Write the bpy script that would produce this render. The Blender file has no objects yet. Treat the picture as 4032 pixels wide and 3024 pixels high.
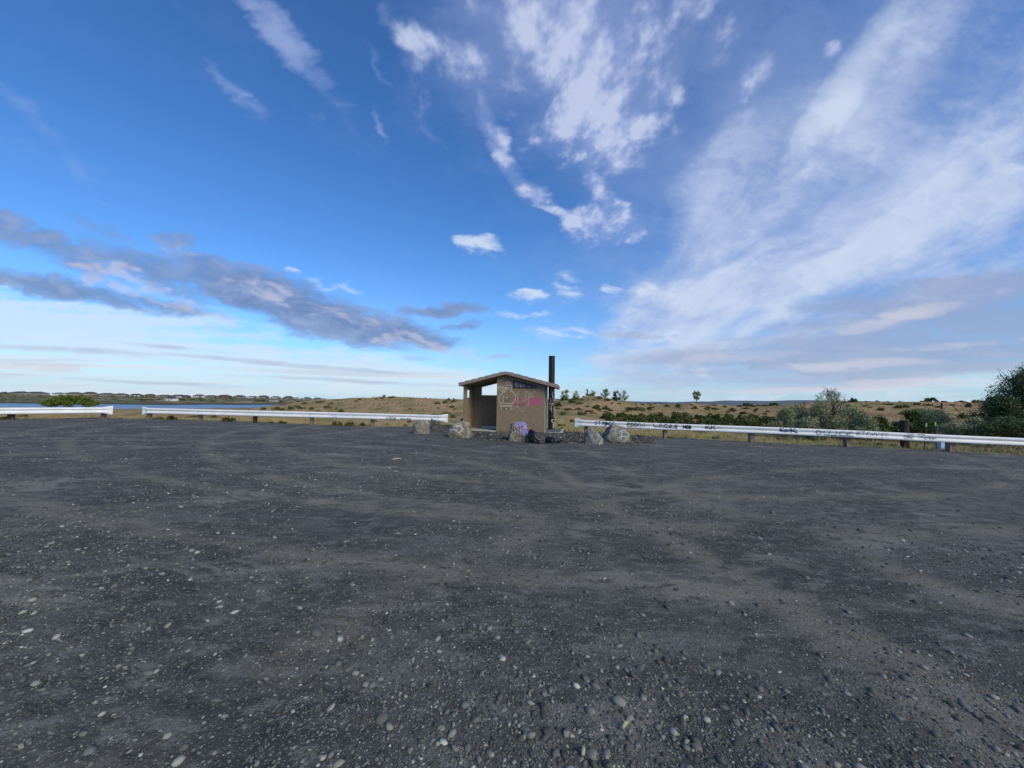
import bpy, math, random
import numpy as np
from mathutils import Vector, Matrix
from mathutils.bvhtree import BVHTree

S = bpy.context.scene
COL = S.collection
R = math.radians
random.seed(7)
NR = np.random.default_rng(11)

# ------------------------------------------------------------------ camera
F, W, H_ = 1514.0, 4032.0, 3024.0
EYE = 1.6
PITCH = math.atan(70 / F)
ROLL = 0.014
cam_d = bpy.data.cameras.new('camera')
cam_d.sensor_width = 36.0
cam_d.lens = 36.0 * F / W
cam_d.clip_start = 0.05
cam_d.clip_end = 30000
cam = bpy.data.objects.new('camera', cam_d)
COL.objects.link(cam)
CM = Matrix.Rotation(math.pi / 2 + PITCH, 3, 'X') @ Matrix.Rotation(ROLL, 3, 'Z')
cam.matrix_world = Matrix.Translation((0, 0, EYE)) @ CM.to_4x4()
S.camera = cam


def ray(px, py):
    v = CM @ Vector(((px - W / 2) / F, (H_ / 2 - py) / F, -1.0))
    return v / v.y          # y component is 1


def P(px, py, d):
    v = ray(px, py) * d
    return Vector((v.x, v.y, v.z + EYE))


# ------------------------------------------------------------------ node helpers
class NT:
    def __init__(s, tree):
        s.t = tree
        s.n = tree.nodes
        s.l = tree.links

    def add(s, typ, **kw):
        n = s.n.new(typ)
        for k, v in kw.items():
            setattr(n, k, v)
        return n

    def put(s, sock, v):
        if isinstance(v, bpy.types.NodeSocket):
            s.l.new(v, sock)
        elif v is not None:
            sock.default_value = v

    def m(s, op, a, b=None, c=None, clamp=False):
        n = s.add('ShaderNodeMath', operation=op)
        n.use_clamp = clamp
        s.put(n.inputs[0], a)
        s.put(n.inputs[1], b)
        if c is not None:
            s.put(n.inputs[2], c)
        return n.outputs[0]

    def vm(s, op, a, b=None, scale=None):
        n = s.add('ShaderNodeVectorMath', operation=op)
        s.put(n.inputs[0], a)
        if b is not None:
            s.put(n.inputs[1], b)
        if scale is not None:
            s.put(n.inputs['Scale'], scale)
        return n.outputs['Value'] if op in ('LENGTH', 'DOT_PRODUCT') else n.outputs[0]

    def mr(s, v, a, b, c=0.0, d=1.0, smooth=True):
        n = s.add('ShaderNodeMapRange')
        n.interpolation_type = 'SMOOTHSTEP' if smooth else 'LINEAR'
        n.clamp = True
        s.put(n.inputs['Value'], v)
        for k, x in zip(('From Min', 'From Max', 'To Min', 'To Max'), (a, b, c, d)):
            s.put(n.inputs[k], x)
        return n.outputs['Result']

    def noise(s, vec, scale, detail=5, rough=0.55, dist=0.0, color=False, dim='3D'):
        n = s.add('ShaderNodeTexNoise')
        n.noise_dimensions = dim
        s.put(n.inputs['Vector'], vec)
        n.inputs['Scale'].default_value = scale
        n.inputs['Detail'].default_value = detail
        n.inputs['Roughness'].default_value = rough
        n.inputs['Distortion'].default_value = dist
        return n.outputs['Color' if color else 'Fac']

    def mix(s, f, a, b, mode='MIX'):
        n = s.add('ShaderNodeMix', data_type='RGBA', blend_type=mode)
        s.put(n.inputs[0], f)
        for i, v in ((6, a), (7, b)):
            if isinstance(v, tuple) and len(v) == 3:
                v = v + (1,)
            s.put(n.inputs[i], v)
        return n.outputs[2]

    def mapping(s, vec, loc=(0, 0, 0), rot=(0, 0, 0), scale=(1, 1, 1), typ='POINT'):
        n = s.add('ShaderNodeMapping', vector_type=typ)
        s.put(n.inputs['Vector'], vec)
        n.inputs['Location'].default_value = loc
        n.inputs['Rotation'].default_value = rot
        n.inputs['Scale'].default_value = scale
        return n.outputs[0]

    def sep(s, v):
        n = s.add('ShaderNodeSeparateXYZ')
        s.put(n.inputs[0], v)
        return n.outputs

    def comb(s, x, y, z=0.0):
        n = s.add('ShaderNodeCombineXYZ')
        for i, v in enumerate((x, y, z)):
            s.put(n.inputs[i], v)
        return n.outputs[0]


# ------------------------------------------------------------------ world: sky with clouds
SUN_EL, SUN_AZ = R(34), R(140)      # azimuth clockwise from +Y (view direction)
world = bpy.data.worlds.new('World')
S.world = world
world.use_nodes = True
k = NT(world.node_tree)
k.n.clear()
out = k.add('ShaderNodeOutputWorld')
bg = k.add('ShaderNodeBackground')
bg.inputs['Strength'].default_value = 0.1
k.l.new(bg.outputs[0], out.inputs['Surface'])
sky = k.add('ShaderNodeTexSky', sky_type='NISHITA')
sky.sun_disc = False
sky.sun_elevation = SUN_EL
sky.sun_rotation = SUN_AZ
sky.altitude = 300
sky.air_density = 1.0
sky.dust_density = 0.6
sky.ozone_density = 1.2
# clear sky: the Nishita sky, a little more saturated as the phone rendered it
hs = k.add('ShaderNodeHueSaturation')
hs.inputs['Saturation'].default_value = 1.12
hs.inputs['Value'].default_value = 1.0
k.l.new(sky.outputs[0], hs.inputs['Color'])
col = k.mix(1.0, hs.outputs[0], (0.72, 1.20, 1.74), 'MULTIPLY')
k.l.new(col, bg.inputs['Color'])

# ------------------------------------------------------------------ sun (low and veiled by cloud)
sd_ = bpy.data.lights.new('sun', 'SUN')
sd_.energy = 2.6
sd_.angle = R(30)
sd_.color = (1.0, 0.88, 0.64)
sun = bpy.data.objects.new('sun', sd_)
COL.objects.link(sun)
sdir = Vector((math.sin(SUN_AZ) * math.cos(SUN_EL), math.cos(SUN_AZ) * math.cos(SUN_EL), math.sin(SUN_EL)))
sun.rotation_euler = sdir.to_track_quat('Z', 'Y').to_euler()

S.view_settings.view_transform = 'Standard'
S.view_settings.look = 'None'
S.view_settings.exposure = 0.0
S.view_settings.gamma = 1.0
S.view_settings.use_curve_mapping = False
S.render.engine = 'CYCLES'
S.cycles.max_bounces = 6
S.cycles.transparent_max_bounces = 8
world.cycles.sampling_method = 'MANUAL'
world.cycles.sample_map_resolution = 256


# ------------------------------------------------------------------ numpy noise
def _h(ix, iy, s):
    v = (ix * 374761393 + iy * 668265263 + s * 974711) & 0xffffffff
    v = ((v ^ (v >> 13)) * 1274126177) & 0xffffffff
    return ((v ^ (v >> 16)) & 0xffff) / 65535.0


def vnoise(x, y, s=0):
    x = np.asarray(x, float); y = np.asarray(y, float)
    ix = np.floor(x).astype(np.int64); iy = np.floor(y).astype(np.int64)
    fx = x - ix; fy = y - iy
    fx = fx * fx * (3 - 2 * fx); fy = fy * fy * (3 - 2 * fy)
    a = _h(ix, iy, s); b = _h(ix + 1, iy, s); c = _h(ix, iy + 1, s); d = _h(ix + 1, iy + 1, s)
    return (a * (1 - fx) + b * fx) * (1 - fy) + (c * (1 - fx) + d * fx) * fy - 0.5


def fbm(x, y, s=0, o=4):
    t = 0; a = 1.0
    for i in range(o):
        t = t + a * vnoise(np.asarray(x) * 2 ** i + 17 * i, np.asarray(y) * 2 ** i, s + i)
        a *= 0.5
    return t


def sst(a, b, v):
    t = np.clip((v - a) / (b - a), 0, 1)
    return t * t * (3 - 2 * t)


# ------------------------------------------------------------------ clouds: a far dome segment carrying a computed cloud density
def _g(ix, iy, s):
    a = _h(ix, iy, s) * (2 * math.pi)
    return np.cos(a), np.sin(a)


def pn(x, y, s=0):
    """gradient noise, about -0.7..0.7"""
    ix = np.floor(x).astype(np.int64); iy = np.floor(y).astype(np.int64)
    fx = x - ix; fy = y - iy
    ux = fx * fx * fx * (fx * (fx * 6 - 15) + 10); uy = fy * fy * fy * (fy * (fy * 6 - 15) + 10)
    r = []
    for dx, dy in ((0, 0), (1, 0), (0, 1), (1, 1)):
        gx_, gy_ = _g(ix + dx, iy + dy, s)
        r.append(gx_ * (fx - dx) + gy_ * (fy - dy))
    return (r[0] * (1 - ux) + r[1] * ux) * (1 - uy) + (r[2] * (1 - ux) + r[3] * ux) * uy


def pf(x, y, s=0, o=5, g=.5):
    t = 0; a = 1.0
    for i in range(o):
        t = t + a * pn(x * 2 ** i + 13.7 * i, y * 2 ** i + 5.1 * i, s + i)
        a *= g
    return t


def build_clouds():
    naz, nel = 1150, 520
    az_ = np.linspace(R(-67), R(67), naz)
    el_ = np.concatenate([np.linspace(R(-1.2), R(0), 4)[:-1], R(60) * np.linspace(0, 1, nel - 3) ** 1.25])
    AZ, EL = np.meshgrid(az_, el_)
    Dx, Dy, Dz = np.sin(AZ) * np.cos(EL), np.cos(AZ) * np.cos(EL), np.sin(EL)
    V3 = np.stack([Dx, Dy, Dz], -1)
    U = Dx / Dy; V = np.maximum(Dz, 0) / Dy
    zq = np.maximum(Dz, 0) + .07
    dx_, dy_ = Dx / zq, Dy / zq
    w0 = R(13)
    qx, qy = dx_ * math.cos(w0) - dy_ * math.sin(w0), dx_ * math.sin(w0) + dy_ * math.cos(w0)   # qy runs along the streaks

    wx = pf(qx * 1.3, qy * .5, 201, 3); wy = pf(qx * 1.3, qy * .5, 211, 3)
    Uw, Vw = U + .11 * wx, V + .11 * wy                     # broad, lazy distortion
    sx = pf(U * 6, V * 13, 221, 5, .6); sy = pf(U * 6, V * 13, 231, 5, .6)
    Us, Vs = U + .055 * sx, V + .045 * sy                     # ragged edges

    Ul, Vl = U + .030 * sx, V + .0035 * sy                   # flat layers near the horizon
    Ug, Vg = U + .050 * sx, V + .022 * sy

    def cov(Ux, Vx, blobs):
        acc = np.zeros_like(Ux)
        for b in blobs:
            cx, cy, rx, ry, ang, wgt = b[:6]
            pw = b[6] if len(b) > 6 else 1.0
            r0 = ray(cx, cy); ca, sa = math.cos(R(ang)), math.sin(R(ang))
            du, dv = Ux - r0.x, Vx - r0.z
            a = (du * ca + dv * sa) / (rx / F); b_ = (-du * sa + dv * ca) / (ry / F)
            acc = np.maximum(acc, wgt * np.clip(1 - (a * a + b_ * b_), 0, 1) ** pw)
        return acc

    RGB = np.zeros(U.shape + (3,)); AL = np.zeros(U.shape)

    def over(alpha, c):
        nonlocal RGB, AL
        alpha = np.clip(alpha, 0, 1)
        c = np.asarray(c, float)
        c = c if c.ndim == 3 else c[None, None, :]
        na = alpha + AL * (1 - alpha)
        RGB = (c * alpha[..., None] + RGB * (AL * (1 - alpha))[..., None]) / np.maximum(na, 1e-6)[..., None]
        AL = na

    bil = pf(U * 1.9 + .5 * wx, V * 2.6 + .5 * wy, 245, 6, .55)
    str1 = .62 * pf(qx * 1.5 + .35 * wx, qy * .42 + .5 * wy, 241, 6, .5) + .62 * bil
    str2 = .75 * pf(qx * 4.0 + .7 * bil, qy * 1.3 + .9 * bil, 251, 5, .55) + .5 * pf(U * 6 + sx, V * 8 + sy, 255, 5, .55)
    strk = str1 + .45 * str2
    mottle = pf(qx * 5.0 + .9 * wx, qy * 3.2 + .9 * wy, 261, 6, .62)
    mott2 = pf(qx * 13, qy * 9, 271, 4, .6)
    lay = pf(U * 2.6 + .4 * sx, (V - .02 * U) * 21, 281, 6, .55)
    lay2 = pf(U * 1.3 + 5, (V + .012 * U) * 40, 285, 5, .55)
    lump = pf(U * 5 + .5 * sx, (V + .22 * U) * 17 + .4 * sy, 291, 6, .52)
    lump2 = pf(U * 14 + .6 * sx, (V + .22 * U) * 42 + .6 * sy, 301, 5, .55)

    # low pale haze and its fibrous sheet over the water
    over(.90 * np.exp(-np.maximum(V, 0) / .085), (.50, .67, .82))
    low = cov(Us, Vs, [(200, 1330, 1500, 230, -7, 1.0), (-200, 1420, 1500, 260, -4, 1.0), (1200, 1450, 1000, 150, -7, 1.0), (1700, 1520, 700, 90, -3, .9), (3400, 1480, 1400, 150, 0, .7)])
    over(.74 * sst(.15, 1.15, low * 1.2 + .80 * lay + .5 * lay2) * sst(0, .35, low), (.68, .78, .88))
    # faint all-over veil on the right half
    veil = cov(Uw, Vw, [(3300, 700, 1500, 1050, 30, 1.0), (2300, 200, 1000, 600, 0, .7)])
    over(.36 * sst(.0, 1.0, veil + .5 * strk), (.40, .50, .78))
    # streaked fan
    fan = cov(Uw, Vw, [(3350, 1010, 1250, 400, 27, 1.1), (2900, 1150, 700, 270, 15, 1.1), (3480, 380, 760, 270, 56, 1.15), (4000, 760, 1100, 330, 38, 1.0),
                       (2950, 780, 620, 400, 50, .95), (4150, 350, 900, 520, 45, .95), (3600, 700, 800, 500, 35, .75)])
    fa = sst(-.05, 1.25, fan + .80 * strk - .05) * sst(0, .3, fan)
    shade = np.clip(.5 + .9 * str2 + .5 * str1, 0, 1)[..., None]
    fc = np.array([.40, .49, .73]) * (1 - shade) + np.array([.60, .69, .88]) * shade
    over(.76 * fa, fc)
    core = cov(Uw, Vw, [(3330, 330, 640, 130, 58, 1.0), (3550, 960, 900, 130, 28, 1.0), (2950, 1270, 520, 90, 14, .9), (3900, 660, 560, 90, 30, .9), (2800, 1130, 300, 110, 5, .8)])
    over(.45 * sst(.1, 1.25, core + .8 * strk + .15) * sst(0, .3, core), (.68, .77, .92))
    # wisps on the left
    wisp = cov(Us * .5 + Uw * .5, Vs * .5 + Vw * .5, [(1090, 150, 560, 90, -49, 1.15), (1220, 300, 220, 70, -50, .85), (960, 370, 300, 34, -42, .62), (190, 480, 600, 60, -49, .42),
                       (1420, 640, 800, 40, -35, .26), (1480, 230, 230, 28, -62, .6), (1500, 500, 120, 26, -62, .75), (1210, 460, 150, 34, -42, .6), (1730, 520, 150, 34, -50, .5), (1390, 70, 120, 50, -50, .45), (1500, 60, 110, 50, 80, .5)])
    over(.52 * sst(.05, 1.45, wisp + .75 * mottle + .5 * str2) * sst(0, .9, wisp), (.46, .55, .85))
    # mottled veil over the centre
    mot = cov(Us * .35 + Uw * .65, Vs * .35 + Vw * .65, [(2250, 150, 760, 420, 15, 1.0), (1900, 130, 330, 130, -45, .8), (1690, 190, 250, 80, -30, .72), (2350, 430, 400, 260, 25, 1.1), (2540, 360, 420, 120, 54, 1.0),
                       (1830, 300, 240, 70, -40, .8), (2010, 590, 260, 46, -55, 1.25), (2120, 730, 150, 34, -38, .9), (1930, 430, 240, 40, -68, .9), (2240, 830, 140, 26, -25, .75),
                       (2375, 870, 160, 130, 10, 1.2), (2350, 720, 170, 60, -65, .9), (2820, 130, 330, 110, 52, .62), (2900, 330, 260, 70, 45, .42), (3230, 205, 60, 40, 35, .8)])
    ma = sst(.22, 1.65, mot + 1.35 * mottle + .70 * mott2 + .04) * sst(0, .5, mot)
    sh = np.clip(.45 + 1.0 * mottle + .9 * mott2, 0, 1)[..., None]
    over(.30 * sst(.0, 1.0, mot + .3 * mottle), (.36, .45, .78))
    over(.66 * ma, np.array([.38, .46, .78]) * (1 - sh) + np.array([.68, .74, .92]) * sh)
    # small puffs
    puff = cov(U + .5 * (Us - U), V + .5 * (Vs - V), [(1890, 960, 130, 66, -8, 1.3), (2065, 1165, 110, 38, 5, 1.1), (2400, 1150, 62, 34, 0, .95), (2545, 1145, 100, 42, -5, 1.1), (2240, 1130, 90, 80, -60, .85), (2050, 1245, 180, 34, 0, .85),
                        (2230, 1300, 190, 56, 0, .75), (2640, 1320, 170, 40, 14, .85), (2765, 1466, 36, 28, 0, 1.2), (2680, 1430, 170, 28, 12, .8), (1150, 1070, 50, 18, -12, 1.0), (1300, 1130, 90, 18, 0, .9),
                        (1390, 1145, 70, 22, -8, 1.0), (1240, 1105, 60, 18, -5, .8), (1960, 1145, 30, 20, 0, .7), (2450, 1240, 160, 26, 8, .5)])
    over(.78 * sst(.05, 1.75, puff + .8 * lump + .9 * lump2 + .5 * mottle) * sst(0, .8, puff), (.70, .79, .94))
    # thin pale-pink stripes under the grey bank
    st = cov(U, V, [(400, 1470, 1500, 110, -3, 1.0), (1500, 1500, 700, 70, -4, .8)])
    over(.55 * sst(.10, .65, lay2 * 1.2) * st, (.50, .53, .66))
    over(.60 * sst(.28, .75, lay2[:, ::-1] * 1.2 + .05) * st, (.80, .76, .80))
    # grey bank on the left
    grey = cov(Ug, Vg, [(150, 950, 520, 90, -24, .8), (620, 1070, 560, 84, -20, .85), (-80, 860, 380, 90, -30, .62), (330, 1150, 720, 62, -9, 1.0), (1130, 1190, 640, 120, -19, 1.35), (1480, 1290, 440, 74, -8, 1.25),
                        (1740, 1225, 240, 34, 2, .9), (1820, 1290, 110, 24, 8, .7), (690, 940, 90, 50, -10, .6), (400, 900, 260, 50, -20, .45)])
    ga = sst(.02, 1.0, grey + .50 * lump + .22 * lump2) * sst(0, .55, grey)
    lit = np.clip(.40 + .8 * lump2 + .8 * lump, 0, 1)[..., None]
    gc = np.array([.16, .235, .44]) * (1 - lit) + np.array([.28, .36, .58]) * lit
    over(.88 * ga, gc)
    glow = cov(Us, Vs, [(420, 1085, 340, 40, -10, 1.0), (700, 1185, 330, 40, -16, 1.0), (1620, 1340, 260, 40, -3, 1.0), (1350, 1230, 560, 44, -20, .7), (1000, 1120, 480, 40, -22, .6), (780, 1260, 330, 30, -12, .8), (1850, 1392, 170, 24, -2, 1.1)])
    over(.46 * sst(.35, 1.4, glow + .6 * lump + .9 * lump2) * sst(0, .3, glow), (.66, .63, .74))
    # grey-mauve layers low on the right
    g2 = cov(Ul, Vl, [(3750, 1180, 900, 120, 9, 1.0), (3500, 1390, 1300, 150, 5, 1.0), (4050, 1280, 800, 170, 6, 1.0), (3000, 1420, 600, 80, 2, .7)])
    over(.74 * sst(.1, 1.0, g2 + .55 * lay + .1) * sst(0, .4, g2), (.315, .385, .58))
    g3 = cov(Ul, Vl, [(2480, 1317, 150, 20, -2, 1.4), (1960, 1402, 90, 17, 0, 1.2), (2200, 1440, 90, 10, 0, .8), (1640, 1410, 100, 15, 0, .95), (2040, 1378, 90, 10, 0, .8), (150, 1370, 620, 22, -3, .9), (1100, 1430, 600, 16, -4, 1.0),
                      (500, 1500, 700, 12, -2, .8), (1400, 1500, 700, 12, -2, .9), (2300, 1545, 260, 9, 0, .5), (700, 1370, 400, 12, -5, .6)])
    over(.55 * sst(.1, 1.2, g3 + .9 * lay + .4 * lay2) * sst(0, .6, g3), (.40, .46, .63))
    l2 = cov(Ul, Vl, [(3350, 1440, 560, 34, 4, .9), (3700, 1500, 620, 26, 3, .9), (2950, 1400, 360, 40, 5, .8), (3550, 1240, 520, 42, 14, .8), (250, 1455, 190, 18, 0, 1.1), (30, 1445, 110, 15, 0, 1.0), (3100, 1535, 700, 18, 2, .8),
                      (3850, 1350, 420, 24, 5, .7)])
    over(.62 * sst(.25, 1.05, l2 + .7 * lay) * sst(0, .3, l2), (.66, .66, .76))

    fade = sst(R(66), R(58), np.abs(AZ)) * sst(R(60), R(53), EL)
    AL = AL * fade
    rad = 8400.0
    v = (V3 * rad).reshape(-1, 3)
    i, j = np.meshgrid(np.arange(AZ.shape[0] - 1), np.arange(naz - 1), indexing='ij')
    f = np.stack([i * naz + j, i * naz + j + 1, (i + 1) * naz + j + 1, (i + 1) * naz + j], -1).reshape(-1, 4)
    me = bpy.data.meshes.new('sky')
    me.vertices.add(len(v)); me.vertices.foreach_set('co', v.astype(np.float32).ravel())
    me.loops.add(f.size); me.loops.foreach_set('vertex_index', f.astype(np.int32).ravel())
    me.polygons.add(len(f)); me.polygons.foreach_set('loop_start', np.arange(0, f.size, 4, dtype=np.int32)); me.polygons.foreach_set('loop_total', np.full(len(f), 4, np.int32))
    me.update(calc_edges=True)
    me.polygons.foreach_set('use_smooth', np.ones(len(f), bool))
    at = me.attributes.new('cloud', 'FLOAT_COLOR', 'POINT')
    at.data.foreach_set('color', np.concatenate([RGB, AL[..., None]], -1).astype(np.float32).ravel())
    m_ = bpy.data.materials.new('clouds'); m_.use_nodes = True
    q_ = NT(m_.node_tree); q_.n.clear()
    at_ = q_.add('ShaderNodeAttribute', attribute_name='cloud')
    em = q_.add('ShaderNodeEmission'); tr = q_.add('ShaderNodeBsdfTransparent'); mx = q_.add('ShaderNodeMixShader'); ou = q_.add('ShaderNodeOutputMaterial')
    q_.l.new(at_.outputs['Color'], em.inputs['Color'])
    q_.l.new(at_.outputs['Alpha'], mx.inputs[0]); q_.l.new(tr.outputs[0], mx.inputs[1]); q_.l.new(em.outputs[0], mx.inputs[2]); q_.l.new(mx.outputs[0], ou.inputs['Surface'])
    m_.cycles.emission_sampling = 'NONE'
    me.materials.append(m_)
    o = bpy.data.objects.new('sky', me); COL.objects.link(o)
    o['kind'] = 'structure'; o['label'] = 'blue evening sky with streaked white cloud and a grey bank low on the left'


build_clouds()


# ------------------------------------------------------------------ terrain shape
LOT = [(-34, -22), (-34, 6), (-30, 12.0), (-26.0, 19.3), (-24.3, 22.4), (-21.6, 22.9), (-14, 22.6), (-7.8, 21.8), (-4.2, 22.5),
       (-3.0, 24.5), (2.6, 24.5), (3.3, 20.6), (7.8, 19.5), (11.4, 18.6), (14.9, 17.6), (18.8, 16.6), (21.0, 15.8), (27, 14), (36, 8), (38, -22)]
LP = np.array(LOT, float)


def sdf(x, y):
    """signed distance to the lot outline, positive inside"""
    x = np.asarray(x, float); y = np.asarray(y, float)
    d = np.full(x.shape, 1e9)
    inside = np.zeros(x.shape, bool)
    n = len(LP)
    for i in range(n):
        ax, ay = LP[i]; bx, by = LP[(i + 1) % n]
        ex, ey = bx - ax, by - ay
        t = np.clip(((x - ax) * ex + (y - ay) * ey) / (ex * ex + ey * ey), 0, 1)
        d = np.minimum(d, np.hypot(x - ax - t * ex, y - ay - t * ey))
        cr = ((ay > y) != (by > y))
        with np.errstate(divide='ignore', invalid='ignore'):
            xi = (bx - ax) * (y - ay) / (by - ay + 1e-12) + ax
        inside ^= cr & (x < xi)
    return np.where(inside, d, -d)


def lotz(x, y):
    return -0.013 * np.asarray(x) + 0.03 * fbm(np.asarray(x) * 0.25, np.asarray(y) * 0.25, 40, 3)


FAR = lambda z: [(3000, z), (9000, z)]
PROF = [
    (-600, [(20, .2), (60, -1.4), (100, -2.4), (180, -4.6), (232, -6.9), (242, -9), (365, -9), (376, -6.9), (395, -5.4), (440, 1.2), (455, 1.6), (1000, 1.6)]),
    (0, [(20, .2), (60, -1.4), (100, -2.4), (180, -4.6), (245, -6.9), (255, -9), (375, -9), (385, -6.9), (405, -5.4), (450, 1.2), (465, 1.6), (1000, 1.6)]),
    (550, [(20, .2), (60, -1.4), (100, -2.4), (180, -4.4), (271, -6.9), (281, -9), (395, -9), (405, -6.9), (430, -5.4), (480, 1.2), (500, 1.6), (1000, 1.6)]),
    (900, [(20, .2), (60, -1.2), (120, -2.5), (200, -4.0), (330, -6.9), (342, -9), (462, -9), (472, -6.9), (500, -5.4), (560, 1.0), (580, 1.6), (1000, 1.6)]),
    (1100, [(20, .2), (45, -.5), (110, -.43), (200, -3.5), (400, -6.8), (415, -9), (520, -9), (530, -6.9), (555, -5.4), (600, 1.0), (620, 1.6), (1000, 1.6)]),
    (1180, [(20, .1), (40, -.5), (100, .75), (200, -2), (400, -6), (560, -5.4), (610, 1.2), (640, 1.6), (1000, 1.6)]),
    (1250, [(20, .1), (35, -.6), (55, -.2), (95, 1.5), (200, -1), (400, -4), (620, 1.5), (1000, 1.6)]),
    (1400, [(20, .0), (35, -.6), (55, .1), (90, 1.97), (150, 0), (400, -2), (1000, 0)]),
    (1500, [(20, .0), (35, -.6), (55, .3), (85, 2.5), (130, .5), (400, -2), (1000, 0)]),
    (1650, [(20, .0), (35, -.5), (55, .4), (85, 2.4), (130, .5), (400, -2), (1000, 0)]),
    (1800, [(20, .0), (35, -.4), (55, .4), (85, 2.2), (130, .5), (400, -2), (1000, 0)]),
    (2050, [(20, .0), (35, -.3), (55, .6), (80, 2.0), (130, 0), (400, -2), (1000, 0)]),
    (2180, [(20, .0), (28, -.2), (36, .0), (50, .9), (70, 2.0), (120, 0), (400, -2), (1000, 0)]),
    (2250, [(20, .0), (28, -.2), (36, .0), (48, 1.0), (62, 2.2), (100, 0), (400, -2), (1000, 0)]),
    (2329, [(20, .0), (28, -.2), (36, -.1), (46, .9), (60, 2.85), (90, .5), (400, -2), (1000, 0)]),
    (2400, [(20, -.05), (28, -.3), (36, -.2), (48, .9), (60, 2.5), (90, .5), (400, -2), (1000, 0)]),
    (2480, [(20, -.05), (28, -.4), (36, -.3), (50, .8), (65, 2.0), (90, .8), (400, -2), (1000, 0)]),
    (2560, [(20, -.1), (28, -.45), (38, -.4), (55, .7), (75, 1.67), (110, .8), (400, -2), (1000, 0)]),
    (2660, [(20, -.1), (28, -.5), (38, -.5), (55, .6), (80, 1.6), (110, .8), (400, -2), (1000, 0)]),
    (2720, [(19, -.15), (28, -.5), (38, -.5), (55, .6), (72, 2.0), (100, .8), (400, -2), (1000, 0)]),
    (2800, [(19, -.15), (28, -.5), (38, -.6), (55, .4), (85, 1.65), (110, .8), (400, -2), (1000, 0)]),
    (2900, [(19, -.2), (28, -.6), (38, -.7), (60, .3), (100, 1.33), (130, .5), (400, -3), (1000, 0)]),
    (3050, [(19, -.2), (28, -.7), (38, -.7), (60, .4), (95, 1.8), (130, .5), (400, -3), (1000, 0)]),
    (3200, [(18, -.2), (28, -.8), (38, -.8), (60, .6), (90, 2.45), (130, 1), (400, -2), (1000, 0)]),
    (3350, [(18, -.2), (28, -.8), (38, -.7), (60, .8), (85, 2.9), (130, 1.5), (400, -2), (1000, 0)]),
    (3600, [(17, -.3), (28, -.9), (38, -.7), (60, .9), (85, 3.1), (130, 1.5), (400, -2), (1000, 0)]),
    (3850, [(17, -.3), (28, -.9), (38, -.7), (60, .9), (85, 3.06), (130, 1.5), (400, -2), (1000, 0)]),
    (4600, [(17, -.3), (28, -.9), (38, -.7), (60, .9), (85, 3.06), (130, 1.5), (400, -2), (1000, 0)]),
]
RD = np.exp(np.linspace(math.log(14), math.log(9000), 700))
PAZ, PT = [], []
for px, pr in PROF:
    PAZ.append(math.atan((px - 2016) / F))
    ds = [a for a, b in pr] + [9000]; zs = [b for a, b in pr] + [pr[-1][1]]
    PT.append(np.interp(np.log(RD), np.log(ds), zs))
PAZ = np.array(PAZ); PT = np.array(PT)
for _ in range(4):       # round the profile corners a little
    PT[:, 1:-1] = (PT[:, :-2] + 2 * PT[:, 1:-1] + PT[:, 2:]) / 4


def HT(x, y):
    x = np.asarray(x, float); y = np.asarray(y, float)
    az = np.arctan2(x, y); r = np.hypot(x, y)
    azc = np.clip(az, PAZ[0], PAZ[-1])
    rho = np.clip(r * np.cos(np.clip(az, -.95, .95)), 14, 8999)
    fi = np.interp(azc, PAZ, np.arange(len(PAZ)))
    i0 = np.clip(np.floor(fi).astype(int), 0, len(PAZ) - 2); fr = fi - i0
    fr = fr * fr * (3 - 2 * fr) * .6 + fr * .4
    fj = (np.log(rho) - math.log(14)) / (math.log(9000) - math.log(14)) * 699
    j0 = np.clip(np.floor(fj).astype(int), 0, 698); gj = fj - j0
    z = (PT[i0, j0] * (1 - gj) + PT[i0, j0 + 1] * gj) * (1 - fr) + (PT[i0 + 1, j0] * (1 - gj) + PT[i0 + 1, j0 + 1] * gj) * fr
    back = sst(1.25, 1.7, np.abs(az))
    z = z * (1 - back) + 0.0 * back
    amp = np.clip((rho - 22) / 40, 0, 1) * np.clip(rho / 60, .3, 1.2)
    wet = sst(-6.0, -4.0, z)
    z = z + amp * wet * (0.42 * fbm(x * .06, y * .06, 3, 4) + 0.16 * fbm(x * .35, y * .35, 9, 3)) * np.clip(600 / np.maximum(rho, 1), 0, 1)
    sd = sdf(x, y)
    b = sst(0.0, 4.0, -sd)
    zz = lotz(x, y) * (1 - b) + z * b
    return zz - 0.10 * sst(-.1, .5, sd) + 0.03 * (1 - sst(-.1, .5, sd)) * fbm(x * 1.3, y * 1.3, 21, 2)


def Hs(x, y):
    return float(HT(np.array([x]), np.array([y]))[0])


_D = np.exp(np.linspace(math.log(19.0), math.log(700), 900))


def ground_at(px, py, dmin=19.0):
    """where the photograph's point px,py touches the land"""
    r = ray(px, py)
    D = _D[_D >= dmin]
    hz = HT(r.x * D, D)
    below = (EYE + r.z * D) < hz
    if below.any():
        i = int(np.argmax(below))
    else:
        ang = (hz - EYE) / D
        m = D < 130
        i = int(np.argmax(np.where(m, ang, -9)))
    d = D[i]
    return Vector((r.x * d, d, float(hz[i]))), d


# ------------------------------------------------------------------ object helpers
def link(o, parent=None):
    COL.objects.link(o)
    if parent is not None:
        o.parent = parent
    return o


def tag(o, label=None, cat=None, group=None, kind=None):
    for kk, v in (('label', label), ('category', cat), ('group', group), ('kind', kind)):
        if v:
            o[kk] = v
    return o


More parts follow.
